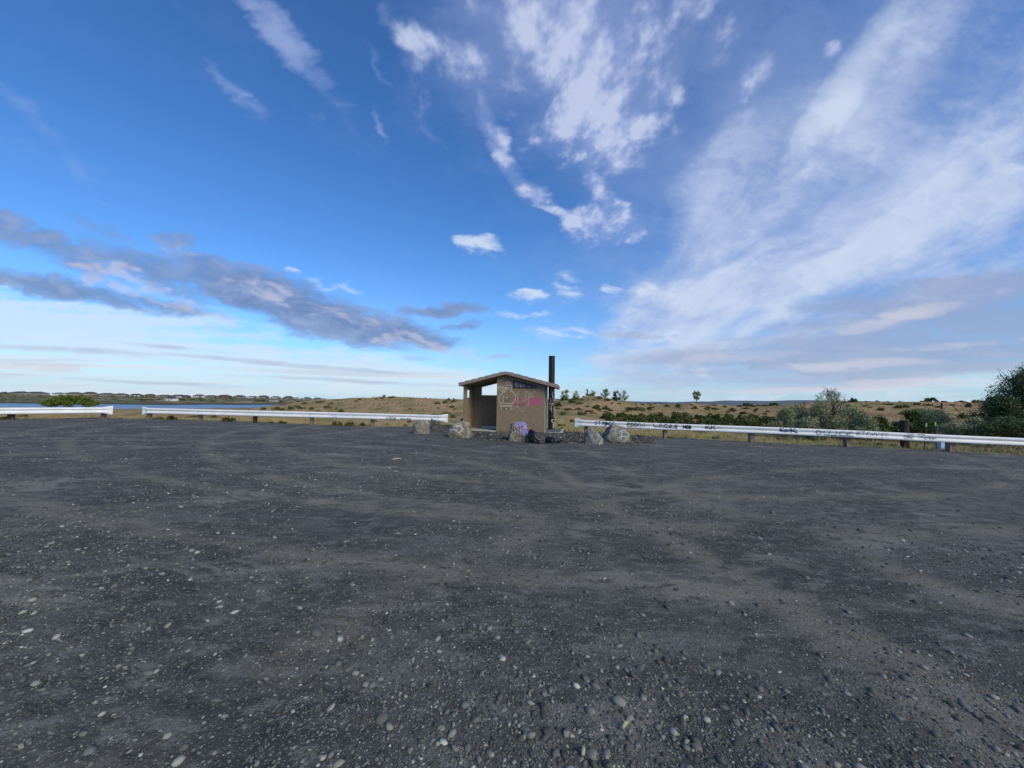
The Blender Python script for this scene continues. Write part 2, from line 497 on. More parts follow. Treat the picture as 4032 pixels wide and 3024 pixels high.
def meshobj(name, verts, faces, mat, parent=None, smooth=False):
    me = bpy.data.meshes.new(name)
    if isinstance(faces, np.ndarray):
        v = np.ascontiguousarray(verts, dtype=np.float32)
        f = np.ascontiguousarray(faces, dtype=np.int32)
        n = f.shape[1]
        me.vertices.add(len(v)); me.vertices.foreach_set('co', v.ravel())
        me.loops.add(f.size); me.loops.foreach_set('vertex_index', f.ravel())
        me.polygons.add(len(f))
        me.polygons.foreach_set('loop_start', np.arange(0, f.size, n, dtype=np.int32))
        me.polygons.foreach_set('loop_total', np.full(len(f), n, np.int32))
        me.update(calc_edges=True)
    else:
        me.from_pydata([tuple(v) for v in verts], [], faces)
    if smooth:
        me.polygons.foreach_set('use_smooth', np.ones(len(me.polygons), bool))
    me.validate()
    me.materials.append(mat)
    return link(bpy.data.objects.new(name, me), parent)


def empty(name, loc=(0, 0, 0), rz=0):
    e = bpy.data.objects.new(name, None)
    e.empty_display_size = .3
    e.location = loc
    e.rotation_euler = (0, 0, rz)
    return link(e)


class MB:
    def __init__(s):
        s.v = []; s.f = []

    def add(s, v, f):
        n = len(s.v)
        s.v += [tuple(a) for a in v]
        s.f += [tuple(i + n for i in a) for a in f]
        return s

    def box(s, a, b):
        x0, y0, z0 = a; x1, y1, z1 = b
        return s.add([(x0, y0, z0), (x1, y0, z0), (x1, y1, z0), (x0, y1, z0), (x0, y0, z1), (x1, y0, z1), (x1, y1, z1), (x0, y1, z1)],
                     [(3, 2, 1, 0), (4, 5, 6, 7), (0, 1, 5, 4), (1, 2, 6, 5), (2, 3, 7, 6), (3, 0, 4, 7)])

    def prism(s, poly, axis, a, b):
        """poly of 2-D points extruded along axis from a to b ('y': poly is (x,z))"""
        n = len(poly)
        if axis == 'y':
            vs = [(p[0], a, p[1]) for p in poly] + [(p[0], b, p[1]) for p in poly]
        elif axis == 'x':
            vs = [(a, p[0], p[1]) for p in poly] + [(b, p[0], p[1]) for p in poly]
        else:
            vs = [(p[0], p[1], a) for p in poly] + [(p[0], p[1], b) for p in poly]
        fs = [tuple(range(n))[::-1], tuple(range(n, 2 * n))] + [(i, (i + 1) % n, n + (i + 1) % n, n + i) for i in range(n)]
        return s.add(vs, fs)

    def tube(s, pts, rad, seg=8, cap=True):
        pts = [Vector(p) for p in pts]
        rs = rad if isinstance(rad, (list, tuple)) else [rad] * len(pts)
        rings = []
        for i, p in enumerate(pts):
            t = (pts[min(i + 1, len(pts) - 1)] - pts[max(i - 1, 0)]).normalized()
            a = t.orthogonal().normalized() if i == 0 else (prev - t * prev.dot(t)).normalized()
            prev = a
            b = t.cross(a)
            rings.append([p + (a * math.cos(2 * math.pi * j / seg) + b * math.sin(2 * math.pi * j / seg)) * rs[i] for j in range(seg)])
        v = [q for r in rings for q in r]
        f = []
        for i in range(len(pts) - 1):
            for j in range(seg):
                f.append((i * seg + j, i * seg + (j + 1) % seg, (i + 1) * seg + (j + 1) % seg, (i + 1) * seg + j))
        if cap:
            f.append(tuple(range(seg))[::-1]); f.append(tuple((len(pts) - 1) * seg + j for j in range(seg)))
        return s.add(v, f)

    def build(s, name, mat, parent=None, smooth=False, bevel=0):
        o = meshobj(name, s.v, s.f, mat, parent, smooth)
        if bevel:
            m = o.modifiers.new('bevel', 'BEVEL'); m.width = bevel; m.segments = 2; m.limit_method = 'ANGLE'
        return o


# ------------------------------------------------------------------ materials
def pmat(name, c1, c2=None, scale=5, rough=.85, bump=0, bscale=None, c3=None, metal=0, detail=5, lo=.35, hi=.65, spec=.3, coord='Object', stretch=None):
    m = bpy.data.materials.new(name); m.use_nodes = True
    q = NT(m.node_tree); b = q.n['Principled BSDF']
    b.inputs['Roughness'].default_value = rough
    b.inputs['Metallic'].default_value = metal
    b.inputs['Specular IOR Level'].default_value = spec
    vec = q.add('ShaderNodeTexCoord').outputs[coord]
    if stretch:
        vec = q.mapping(vec, scale=stretch)
    if c2:
        c = q.mix(q.mr(q.noise(vec, scale, detail), lo, hi), c1, c2)
        if c3:
            c = q.mix(q.mr(q.noise(q.mapping(vec, loc=(7, 3, 5)), scale * 2.7, detail), .55, .75), c, c3)
        q.l.new(c, b.inputs['Base Color'])
    else:
        b.inputs['Base Color'].default_value = c1 + (1,)
    if bump:
        bn = q.add('ShaderNodeBump'); bn.inputs['Strength'].default_value = bump; bn.inputs['Distance'].default_value = .02
        q.l.new(q.noise(vec, bscale or scale * 6, 6, .65), bn.inputs['Height'])
        q.l.new(bn.outputs[0], b.inputs['Normal'])
    return m


def islmat(name, cols, rough=.8, spec=.2, posn=None, trans=0):
    """colour chosen per loose piece (leaf, pebble, blade) along a ramp; optional large patches"""
    m = bpy.data.materials.new(name); m.use_nodes = True
    q = NT(m.node_tree); b = q.n['Principled BSDF']
    b.inputs['Roughness'].default_value = rough
    b.inputs['Specular IOR Level'].default_value = spec
    g = q.add('ShaderNodeNewGeometry')
    rp = q.add('ShaderNodeValToRGB')
    rp.color_ramp.interpolation = 'LINEAR'
    els = rp.color_ramp.elements
    while len(els) < len(cols):
        els.new(.5)
    for e, (p, c) in zip(els, cols):
        e.position = p; e.color = c + (1,)
    q.l.new(g.outputs['Random Per Island'], rp.inputs[0])
    c = rp.outputs[0]
    if posn:
        sc, cc = posn
        c = q.mix(q.mr(q.noise(g.outputs['Position'], sc, 3), .42, .6), c, cc, 'MIX')
    q.l.new(c, b.inputs['Base Color'])
    return m


M = {}
# -- gravel lot
m = bpy.data.materials.new('gravel_lot'); m.use_nodes = True
q = NT(m.node_tree); b = q.n['Principled BSDF']
b.inputs['Roughness'].default_value = .92; b.inputs['Specular IOR Level'].default_value = .25
pos = q.add('ShaderNodeNewGeometry').outputs['Position']
big = q.noise(pos, .35, 6, .6, .4)

med = q.noise(q.mapping(pos, rot=(0, 0, .35), scale=(.5, 1.15, 1)), 1.35, 7, .66, .6)
fine = q.noise(pos, 38, 4, .7)
grit = q.noise(pos, 160, 3, .7)
c = q.mix(q.mr(big, .35, .65), (0.072, 0.069, 0.059), (0.104, 0.098, 0.082))
c = q.mix(q.mr(med, .46, .70, 0, .9), c, (0.178, 0.166, 0.144))
c = q.mix(q.m('MULTIPLY', q.mr(med, .48, .60), q.mr(q.noise(q.mapping(pos, loc=(30, 4, 0), scale=(.5, 1, 1)), .75, 5, .6), .52, .60)), c, (0.262, 0.236, 0.190))
c = q.mix(q.m('MULTIPLY', q.mr(big, .55, .35), .45), c, (0.049, 0.048, 0.042))
# dusty wheel arcs
arc = None
for (ax, ay, rad, wd) in ((3.5, 30, 26.6, .28), (3.5, 30, 24.9, .28), (30, 12, 29.0, .3), (30, 12, 27.4, .3), (-9, 2, 11.3, .30), (-9, 2, 13.1, .30), (14, -6, 17.5, .35), (4, 22, 15.0, .35), (4, 22, 16.8, .3), (-22, 20, 14.5, .35)):
    ln = q.vm('LENGTH', q.vm('MULTIPLY', q.vm('SUBTRACT', pos, (ax, ay, 0)), (1, 1, 0)))
    ln = q.m('ADD', ln, q.m('MULTIPLY', q.m('SUBTRACT', med, .5), .45))
    a_ = q.mr(q.m('ABSOLUTE', q.m('SUBTRACT', ln, rad)), 0, wd * 1.15, 1, 0)
    arc = a_ if arc is None else q.m('MAXIMUM', arc, a_)
arc = q.m('MULTIPLY', arc, q.mr(q.noise(pos, .7, 5, .65), .36, .56))
c = q.mix(q.m('MULTIPLY', arc, .62), c, (0.273, 0.233, 0.163))
sp = q.noise(q.mapping(pos, scale=(.55, 1, 1)), 7.5, 5, .78)
c = q.mix(q.mr(sp, .50, .64, 0, .85), c, (0.203, 0.188, 0.160))
c = q.mix(q.mr(sp, .46, .36, 0, .75), c, (0.039, 0.038, 0.035))
# small embedded stones
vo = q.add('ShaderNodeTexVoronoi', feature='F1'); vo.inputs['Scale'].default_value = 34; vo.inputs['Randomness'].default_value = 1
q.l.new(q.vm('ADD', pos, q.vm('SCALE', q.vm('SUBTRACT', q.noise(pos, 30, 2, color=True), (0.580, 0.517, 0.466)), scale=.02)), vo.inputs['Vector'])
stone = q.mr(vo.outputs['Distance'], .20, .33, 1, 0)
rnd = q.sep(vo.outputs['Color'])[0]
sel = q.m('MULTIPLY', stone, q.mr(q.m('ADD', rnd, q.m('MULTIPLY', q.m('SUBTRACT', med, .5), -1.1)), .60, .66))
c = q.mix(q.m('MULTIPLY', sel, .8), c, q.mix(q.sep(vo.outputs['Color'])[1], (0.139, 0.135, 0.121), (0.464, 0.413, 0.336)))
vo2 = q.add('ShaderNodeTexVoronoi', feature='F1'); vo2.inputs['Scale'].default_value = 80
q.l.new(pos, vo2.inputs['Vector'])
st2 = q.m('MULTIPLY', q.mr(vo2.outputs['Distance'], .22, .36, 1, 0), q.mr(q.sep(vo2.outputs['Color'])[0], .56, .62))
c = q.mix(q.m('MULTIPLY', st2, .85), c, (0.313, 0.290, 0.243))
c = q.mix(q.mr(fine, .3, .7, .0, .55), c, q.mix(1.0, c, (.50, .50, .52), 'MULTIPLY'))
c = q.mix(q.mr(grit, .5, .75, 0, .4), c, q.mix(1.0, c, (1.9, 1.9, 1.9), 'MULTIPLY'))
q.l.new(c, b.inputs['Base Color'])
bn = q.add('ShaderNodeBump'); bn.inputs['Strength'].default_value = .8; bn.inputs['Distance'].default_value = .014
hh = q.m('ADD', q.m('ADD', fine, q.m('MULTIPLY', stone, .5)), q.m('MULTIPLY', grit, .3))
q.l.new(hh, bn.inputs['Height']); q.l.new(bn.outputs[0], b.inputs['Normal'])
M['lot'] = m


def grass_color(q, pos):
    big = q.noise(q.mapping(pos, scale=(1, .6, 1)), .045, 5, .6, .3)
    med = q.noise(pos, .22, 5, .6)
    fin = q.noise(pos, 1.4, 5, .65)
    c = q.mix(q.mr(fin, .3, .7), (0.307, 0.193, 0.091), (0.468, 0.316, 0.165))
    c = q.mix(q.mr(med, .49, .58, 0, .85), c, (0.208, 0.184, 0.066))
    c = q.mix(q.mr(big, .53, .62, 0, .75), c, (0.324, 0.176, 0.087))
    c = q.mix(q.mr(q.noise(q.mapping(pos, loc=(50, 9, 0)), .13, 5, .7), .56, .64, 0, .8), c, (0.144, 0.135, 0.053))
    near = q.m('MULTIPLY', q.mr(q.vm('LENGTH', q.vm('MULTIPLY', pos, (1, 1, 0))), 28, 46, 1, 0), q.mr(q.noise(pos, .5, 4, .6), .40, .58))
    c = q.mix(q.m('MULTIPLY', near, .8), c, (.34, .31, .125))
    return c


m = bpy.data.materials.new('dry_grassland'); m.use_nodes = True
q = NT(m.node_tree); b = q.n['Principled BSDF']
b.inputs['Roughness'].default_value = .95; b.inputs['Specular IOR Level'].default_value = .1
pos = q.add('ShaderNodeNewGeometry').outputs['Position']
c = grass_color(q, pos)
c = q.mix(q.m('MULTIPLY', q.mr(q.noise(pos, 3.5, 5, .7), .5, .7), .45), c, (.13, .095, .055))
# the far side of the lake: sage and brush flats
far = q.mr(q.vm('LENGTH', q.vm('MULTIPLY', pos, (1, 1, 0))), 330, 380)
fc = q.mix(q.mr(q.noise(q.mapping(pos, scale=(.5, 1.6, 1)), .035, 6, .65), .42, .58), (.135, .125, .075), (.28, .225, .135))
fc = q.mix(q.mr(q.noise(q.mapping(pos, scale=(.4, 1.2, 1), loc=(9, 9, 0)), .09, 5, .7), .52, .62, 0, .8), fc, (.075, .078, .04))
fc = q.mix(q.mr(q.sep(pos)[2], -6.2, -4.6, 1, 0), fc, (.085, .088, .05))
c = q.mix(far, c, fc)
q.l.new(c, b.inputs['Base Color'])
bn = q.add('ShaderNodeBump'); bn.inputs['Strength'].default_value = .7; bn.inputs['Distance'].default_value = .08
q.l.new(q.noise(pos, 5, 6, .7), bn.inputs['Height']); q.l.new(bn.outputs[0], b.inputs['Normal'])
M['land'] = m

m = bpy.data.materials.new('grass_blades'); m.use_nodes = True
q = NT(m.node_tree); b = q.n['Principled BSDF']
b.inputs['Roughness'].default_value = .8; b.inputs['Specular IOR Level'].default_value = .15
gg = q.add('ShaderNodeNewGeometry')
c = grass_color(q, gg.outputs['Position'])
c = q.mix(q.mr(gg.outputs['Random Per Island'], .3, 1.0, 0, .45, smooth=False), c, (.55, .45, .26))
q.l.new(c, b.inputs['Base Color'])
M['blades'] = m

M['gravel'] = islmat('loose_stones', [(0, (.060, .058, .050)), (.42, (.105, .104, .090)), (.74, (.170, .170, .150)), (.90, (.25, .235, .19)), (.975, (.34, .325, .27)), (1, (.50, .48, .40))], .85, .25)
M['coarse'] = islmat('coarse_gravel', [(0, (0.034, 0.031, 0.028)), (.5, (0.071, 0.065, 0.057)), (.85, (0.127, 0.116, 0.100)), (1, (0.276, 0.248, 0.209))], .85, .3)
M['sage'] = islmat('sagebrush_leaves', [(0, (0.068, 0.072, 0.023)), (.6, (0.128, 0.128, 0.041)), (1, (0.212, 0.205, 0.075))], .85, .15)
M['dark'] = islmat('dark_shrub_leaves', [(0, (0.043, 0.060, 0.015)), (.6, (0.081, 0.105, 0.027)), (1, (0.139, 0.158, 0.046))], .8, .2)
M['brown'] = islmat('dry_brush', [(0, (0.080, 0.048, 0.023)), (.6, (0.160, 0.098, 0.046)), (1, (0.256, 0.173, 0.078))], .9, .1)
M['silver'] = islmat('silver_leaves', [(0, (0.138, 0.153, 0.071)), (.5, (0.268, 0.282, 0.144)), (1, (0.470, 0.467, 0.247))], .75, .25)
M['deep'] = islmat('deep_green_leaves', [(0, (0.033, 0.057, 0.022)), (.5, (0.071, 0.105, 0.040)), (1, (0.161, 0.193, 0.079))], .75, .25)
M['fresh'] = islmat('fresh_leaves', [(0, (0.054, 0.080, 0.012)), (.6, (0.102, 0.138, 0.019)), (1, (0.163, 0.198, 0.035))], .75, .2)
M['thin'] = islmat('thin_tree_leaves', [(0, (0.101, 0.123, 0.031)), (.6, (0.202, 0.229, 0.066)), (1, (0.350, 0.352, 0.110))], .8, .2)
M['bark'] = pmat('grey_bark', (.07, .055, .042), (.13, .11, .09), 12, .9, .5)
M['stucco'] = pmat('brown_stucco', (.238, .166, .106), (.272, .193, .125), 3.5, .95, .8, 55, c3=(.205, .140, .088))
M['stucco_in'] = M['stucco']
M['roof'] = pmat('pink_brown_concrete', (.245, .180, .152), (.29, .215, .185), 4, .85, .25, 40)
M['soffit'] = pmat('dark_ceiling', (.10, .078, .058), (.12, .092, .07), 6, .95, .3)
M['concrete'] = pmat('pale_concrete', (.44, .41, .32), (.54, .50, .41), 2.5, .9, .3, 30, c3=(.28, .27, .24))
M['patina'] = pmat('green_stained_wall', (.25, .245, .18), (.22, .265, .205), 2.2, .95, .6, 45, c3=(.20, .16, .115))
M['black_metal'] = pmat('black_pipe', (.012, .012, .013), (.020, .019, .019), 3, .55, .1)
M['frame'] = pmat('dark_frame', (.015, .010, .010), None, rough=.6)
M['glass'] = pmat('dusty_glazing', (.085, .075, .10), (.13, .115, .15), 4, .55, spec=.15)
M['wood'] = pmat('weathered_wood', (.13, .088, .062), (.27, .205, .15), 8, .9, .7, 40, stretch=(3, 3, .4))
M['dark_wood'] = pmat('dark_wood', (.025, .018, .015), (.06, .042, .034), 8, .9, .7, 40, stretch=(3, 3, .4))
M['rail'] = pmat('white_painted_steel', (.74, .71, .68), (.82, .79, .76), 2.0, .5, .05, 12, c3=(.68, .65, .64), spec=.3)
M['steel'] = pmat('dark_steel', (.03, .03, .03), (.06, .04, .03), 9, .7)
M['lime'] = pmat('lime_paint', (.30, .62, .12), None, rough=.6)
M['blue_panel'] = pmat('pale_blue_plastic', (.42, .55, .70), (.36, .48, .62), 3, .5)
M['bag'] = pmat('black_plastic', (.008, .008, .009), (.013, .013, .015), 5, .38, .05, 3, spec=.35)
M['pw'] = pmat('white_spray', (.62, .60, .55), (.50, .47, .41), 30, .7)
M['pcream'] = pmat('cream_spray', (.62, .55, .42), (.46, .39, .29), 25, .8)
M['pgrey'] = pmat('thin_grey_spray', (.44, .41, .34), (.34, .29, .23), 25, .8)
M['ppink'] = pmat('pink_spray', (.62, .12, .25), (.45, .10, .17), 14, .8)
M['ppink2'] = pmat('thin_pink_spray', (.27, .095, .10), (.21, .12, .092), 9, .85)
M['pred'] = pmat('red_spray', (.45, .05, .07), (.33, .05, .07), 20, .7)
M['pblack'] = pmat('black_spray', (.012, .012, .018), (.03, .03, .045), 20, .6)
M['pblue'] = pmat('blue_spray', (.035, .035, .18), (.10, .12, .33), 20, .6)
M['pgb'] = pmat('faded_blue_spray', (.50, .56, .70), (.62, .66, .76), 20, .6)
M['pdg'] = pmat('faded_black_spray', (.10, .10, .12), (.24, .24, .27), 18, .6)
M['pviolet'] = pmat('violet_spray', (.30, .27, .55), (.20, .17, .40), 6, .7)

# water
m = bpy.data.materials.new('lake_water'); m.use_nodes = True
q = NT(m.node_tree); b = q.n['Principled BSDF']
b.inputs['Base Color'].default_value = (.045, .12, .23, 1)
b.inputs['Roughness'].default_value = .28
b.inputs['Specular IOR Level'].default_value = .3
pos = q.add('ShaderNodeNewGeometry').outputs['Position']
bn = q.add('ShaderNodeBump'); bn.inputs['Strength'].default_value = 1; bn.inputs['Distance'].default_value = .35
q.l.new(q.noise(q.mapping(pos, scale=(1, 1, 1)), .9, 4), bn.inputs['Height']); q.l.new(bn.outputs[0], b.inputs['Normal'])
M['water'] = m

# ------------------------------------------------------------------ land, lake, lot, far hills
az = np.concatenate([np.linspace(-math.pi, R(-64), 40)[:-1], np.linspace(R(-64), R(64), 520), np.linspace(R(64), math.pi, 40)[1:-1]])
rr = np.concatenate([[2.0, 8.0, 12.0], np.exp(np.linspace(math.log(15), math.log(9000), 380))])
A, RR = np.meshgrid(az, rr)
gx = RR * np.sin(A); gy = RR * np.cos(A)
gz = HT(gx, gy)
na, nr_ = len(az), len(rr)
v = np.stack([gx, gy, gz], -1).reshape(-1, 3)
i, j = np.meshgrid(np.arange(nr_ - 1), np.arange(na), indexing='ij')
j2 = (j + 1) % na
f = np.stack([i * na + j, i * na + j2, (i + 1) * na + j2, (i + 1) * na + j], -1).reshape(-1, 4)
f = f[:, ::-1]
land = tag(meshobj('ground', v, f, M['land'], smooth=True), kind='structure', label='dry golden grassland and low hills around the gravel lot')

lk = [(-900, 160), (-310, 235), (-235, 245), (-240, 285), (-150, 350), (-120, 470), (-250, 640), (-1000, 640)]
water = MB().add([(x, y, -7.0) for x, y in [(-1200, 120), (100, 120), (100, 620), (-1200, 620)]], [(0, 1, 2, 3)]).build('water', M['water'])
tag(water, 'calm blue lake below the houses', kind='structure')

xs = np.arange(-38, 40, .2); ys = np.arange(-20, 26, .2)
GX, GY = np.meshgrid(xs, ys)
SDl = sdf(GX, GY) + .35 * fbm(GX * .9, GY * .9, 5, 3)
# gravel berm thrown up round the building
berm = .10 * np.exp(-(((GX - 1.3) / 3.6) ** 2 + ((GY - 18.4) / 1.3) ** 2))
GZ = lotz(GX, GY) + .010 * fbm(GX * 1.1, GY * 1.1, 31, 3) + berm - .16 * sst(.1, -.5, SDl)
v = np.stack([GX, GY, GZ], -1).reshape(-1, 3)
nx = len(xs)
i, j = np.meshgrid(np.arange(len(ys) - 1), np.arange(nx - 1), indexing='ij')
keep = (SDl[:-1, :-1] > -.5)
i, j = i[keep], j[keep]
f = np.stack([i * nx + j, i * nx + j + 1, (i + 1) * nx + j + 1, (i + 1) * nx + j], -1)
tag(meshobj('parking_lot', v, f, M['lot'], smooth=True), 'wide dark grey gravel parking lot', kind='structure')


def LZ(x, y):
    x = np.asarray(x, float); y = np.asarray(y, float)
    bm = .10 * np.exp(-(((x - 1.3) / 3.6) ** 2 + ((y - 18.4) / 1.3) ** 2))
    return lotz(x, y) + .010 * fbm(x * 1.1, y * 1.1, 31, 3) + bm


def lz(x, y):
    return float(LZ(np.array([x]), np.array([y]))[0])


# far blue hills
hv = []
n = 160
for t in range(n + 1):
    a = R(-5 + 62 * t / n)
    h = 30 + 30 * (float(fbm(t * .045, 0, 77, 4)) + .3) + 14 * math.exp(-((t - 95) / 30) ** 2)
    h *= min(1, t / 30)
    for rad, hh_ in ((4200, -40), (4700, h * .6), (5200, h), (6500, -60)):
        hv.append((rad * math.sin(a), rad * math.cos(a), hh_))
hf = [(t * 4 + c_, t * 4 + c_ + 1, t * 4 + c_ + 5, t * 4 + c_ + 4) for t in range(n) for c_ in range(3)]
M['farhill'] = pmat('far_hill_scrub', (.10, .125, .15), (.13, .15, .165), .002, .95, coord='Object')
tag(meshobj('hills', hv, hf, M['farhill'], smooth=True), 'long low blue hills on the horizon right of the lone tree', kind='structure')

# ------------------------------------------------------------------ loose stones (stuff)
_t = (1 + 5 ** .5) / 2
ICO_V = np.array([(-1, _t, 0), (1, _t, 0), (-1, -_t, 0), (1, -_t, 0), (0, -1, _t), (0, 1, _t), (0, -1, -_t), (0, 1, -_t), (_t, 0, -1), (_t, 0, 1), (-_t, 0, -1), (-_t, 0, 1)], float)
ICO_V /= np.linalg.norm(ICO_V[0])
ICO_F = np.array([(0, 11, 5), (0, 5, 1), (0, 1, 7), (0, 7, 10), (0, 10, 11), (1, 5, 9), (5, 11, 4), (11, 10, 2), (10, 7, 6), (7, 1, 8), (3, 9, 4), (3, 4, 2), (3, 2, 6), (3, 6, 8), (3, 8, 9), (4, 9, 5), (2, 4, 11), (6, 2, 10), (8, 6, 7), (9, 8, 1)])


def subdiv(v, f):
    v = [tuple(a) for a in v]; cache = {}; nf = []

    def mid(a, b):
        kk = (min(a, b), max(a, b))
        if kk not in cache:
            p = (np.array(v[a]) + np.array(v[b])) / 2; p /= np.linalg.norm(p)
            v.append(tuple(p)); cache[kk] = len(v) - 1
        return cache[kk]
    for a, b, c_ in f:
        ab, bc, ca = mid(a, b), mid(b, c_), mid(c_, a)
        nf += [(a, ab, ca), (b, bc, ab), (c_, ca, bc), (ab, bc, ca)]
    return np.array(v), np.array(nf)


ICO2 = subdiv(ICO_V, ICO_F)
ICO3 = subdiv(*ICO2)
ICO4 = subdiv(*ICO3)
ICO5 = subdiv(*ICO4)


def pebbles(name, x, y, z, r, base, mat, flat=(.35, .7), rough=.12, smooth=True, sink=.3):
    bv, bf = base
    n = len(x)
    sc = np.stack([r * NR.uniform(.75, 1.35, n), r * NR.uniform(.6, 1.0, n), r * NR.uniform(flat[0], flat[1], n)], 1)
    V_ = bv[None] * (1 + rough * NR.standard_normal((n, len(bv)))[..., None])
    V_ = V_ * sc[:, None, :]
    a = NR.uniform(0, 2 * math.pi, n); ca, sa = np.cos(a)[:, None], np.sin(a)[:, None]
    tl = NR.normal(0, .22, n)[:, None]
    X_ = V_[..., 0] * ca - V_[..., 1] * sa; Y_ = V_[..., 0] * sa + V_[..., 1] * ca
    Z_ = V_[..., 2] + tl * X_
    V_ = np.stack([X_ + x[:, None], Y_ + y[:, None], Z_ + (z + sc[:, 2] * (1 - 2 * sink))[:, None]], -1).reshape(-1, 3)
    F_ = (bf[None] + (np.arange(n) * len(bv))[:, None, None]).reshape(-1, 3)
    return meshobj(name, V_, F_, mat, smooth=smooth)


def scatter(n, y0, y1, pw=1.0):
    y = np.exp(NR.uniform(math.log(y0), math.log(y1), n))
    x = NR.uniform(-1.55, 1.55, n) * y
    side = NR.random(n) < .04
    d = fbm(x * .55, y * .55, 61, 4) + .25 * fbm(x * 2.2, y * 2.2, 65, 2)
    keep = (NR.random(n) < np.clip(.50 + 1.15 * d, .10, 1)) & (sdf(x, y) > .3)
    return x[keep], y[keep]


x, y = scatter(170000, 1.1, 19)
r = .0030 + .0042 * NR.pareto(2.9, len(x)); r = np.clip(r * (1 + y * .10), .003, .026)
tag(pebbles('gravel', x, y, LZ(x, y), r, (ICO_V, ICO_F), M['gravel'], rough=.17, smooth=False, sink=.42), 'loose small grey stones strewn over the gravel lot', kind='stuff')
x, y = scatter(2100, 1.2, 10)
r = np.clip(.008 + .0050 * NR.pareto(2.4, len(x)), .009, .036)
tag(pebbles('gravel', x, y, LZ(x, y), r, ICO2, M['gravel'], rough=.075, sink=.45), 'larger rounded river stones lying on the gravel lot', kind='stuff')
# coarse broken rock round the building
n = 9000
x = NR.uniform(-3.5, 7.5, n); y = NR.uniform(15.6, 23.0, n)
kp = (np.hypot((x - 1.6) / 5.4, (y - 19.0) / 3.9) + .22 * fbm(x, y, 8, 3) < .96) & ~((x < 1.0) & (y > 19.6))
x, y = x[kp], y[kp]
tag(pebbles('gravel', x, y, LZ(x, y) - .01, NR.uniform(.02, .055, len(x)), (ICO_V, ICO_F), M['coarse'], flat=(.5, .9), rough=.2, smooth=False, sink=.2),
    'dark coarse crushed rock banked round the restroom', kind='stuff')

# ------------------------------------------------------------------ grass blades (stuff)
n = 90000
d = np.exp(NR.uniform(math.log(15), math.log(95), n)); u = NR.uniform(-1.5, 1.5, n)
x = u * d; y = d
keep = sdf(x, y) < -.05 + .9 * NR.random(n) ** 3
keep &= (NR.random(n) < np.clip(.6 + fbm(x * .3, y * .3, 90, 3), .1, 1)) & ~((x > -4) & (x < 2.8) & (y < 24.6))
x, y = x[keep], y[keep]; z = HT(x, y)
n = len(x); B = 5
bx = np.repeat(x, B) + NR.normal(0, .10, n * B) * np.repeat(.6 + y / 60, B); by = np.repeat(y, B) + NR.normal(0, .10, n * B); bz = np.repeat(z, B)
h = NR.uniform(.05, .17, n * B) * np.repeat(.5 + 1.3 * NR.random(n) ** 2, B)
wd = NR.uniform(.006, .012, n * B) * np.repeat(.6 + y / 22, B)
a = NR.uniform(0, math.pi, n * B); ln = NR.normal(0, .55, (n * B, 2)) * h[:, None]
v0 = np.stack([bx - wd * np.cos(a), by - wd * np.sin(a), bz - .03], 1)
v1 = np.stack([bx + wd * np.cos(a), by + wd * np.sin(a), bz - .03], 1)
v2 = np.stack([bx + ln[:, 0], by + ln[:, 1], bz + h], 1)
V_ = np.stack([v0, v1, v2], 1).reshape(-1, 3)
tag(meshobj('grass', V_, np.arange(len(V_)).reshape(-1, 3), M['blades']), 'dry straw and green grass growing beyond the guardrails', kind='stuff')


# ------------------------------------------------------------------ foliage
def leaves(centers, n, size, seed=0, squash=1.0, shell=.55):
    """n leaf quads spread through ellipsoidal clumps: centers rows (x,y,z,rx,ry,rz)"""
    g = np.random.default_rng(seed)
    C = np.array(centers, float)
    w = (C[:, 3] * C[:, 4] * C[:, 5]) ** .67
    idx = g.choice(len(C), n, p=w / w.sum())
    dirs = g.standard_normal((n, 3)); dirs /= np.linalg.norm(dirs, axis=1)[:, None]
    rad = (shell + (1 - shell) * g.random(n)) ** 1 * (g.random(n) ** .25)
    jit = 1 + .18 * g.standard_normal(n)
    p = C[idx, :3] + dirs * C[idx, 3:] * (rad * jit)[:, None]
    s = size * g.uniform(.5, 1.4, n)
    a = g.standard_normal((n, 3)); a /= np.linalg.norm(a, axis=1)[:, None]
    b_ = np.cross(a, g.standard_normal((n, 3))); b_ /= np.linalg.norm(b_, axis=1)[:, None]
    a = a * s[:, None]; b_ = b_ * (s * .5)[:, None]
    V_ = np.stack([p - a, p + b_, p + a, p - b_], 1).reshape(-1, 3)
    return V_, np.arange(len(V_)).reshape(-1, 4)


def clumps(n, seed, w=1.0, h=1.0, r=(.22, .42)):
    """clumps filling a half dome of unit width 2 and height h, standing on z=0"""
    g = np.random.default_rng(seed); out_ = []
    for _ in range(n):
        a = g.uniform(0, 2 * math.pi); rad = math.sqrt(g.random()) * .72
        x_, y_ = rad * math.cos(a), rad * math.sin(a)
        top = h * math.sqrt(max(.05, 1 - rad * rad)) * g.uniform(.55, 1.0)
        rz = g.uniform(*r)
        z_ = max(rz * .6, top - rz) * g.uniform(.45, 1)
        q_ = g.uniform(*r)
        out_.append((x_ * w, y_ * w, z_, q_ * w, q_ * w, rz * h))
    return out_


def stems(seed, n=7, h=.8, w=.6, r=.03):
    g = random.Random(seed); mb = MB()
    for _ in range(n):
        a = g.uniform(0, 6.28); L = g.uniform(.5, 1)
        p = [(0, 0, -.1)]
        for t in (.33, .66, 1):
            p.append((math.cos(a) * w * L * t ** 1.2 + g.uniform(-.05, .05), math.sin(a) * w * L * t ** 1.2 + g.uniform(-.05, .05), h * L * t))
        mb.tube(p, [r, r * .7, r * .5, r * .2], 5)
    return mb


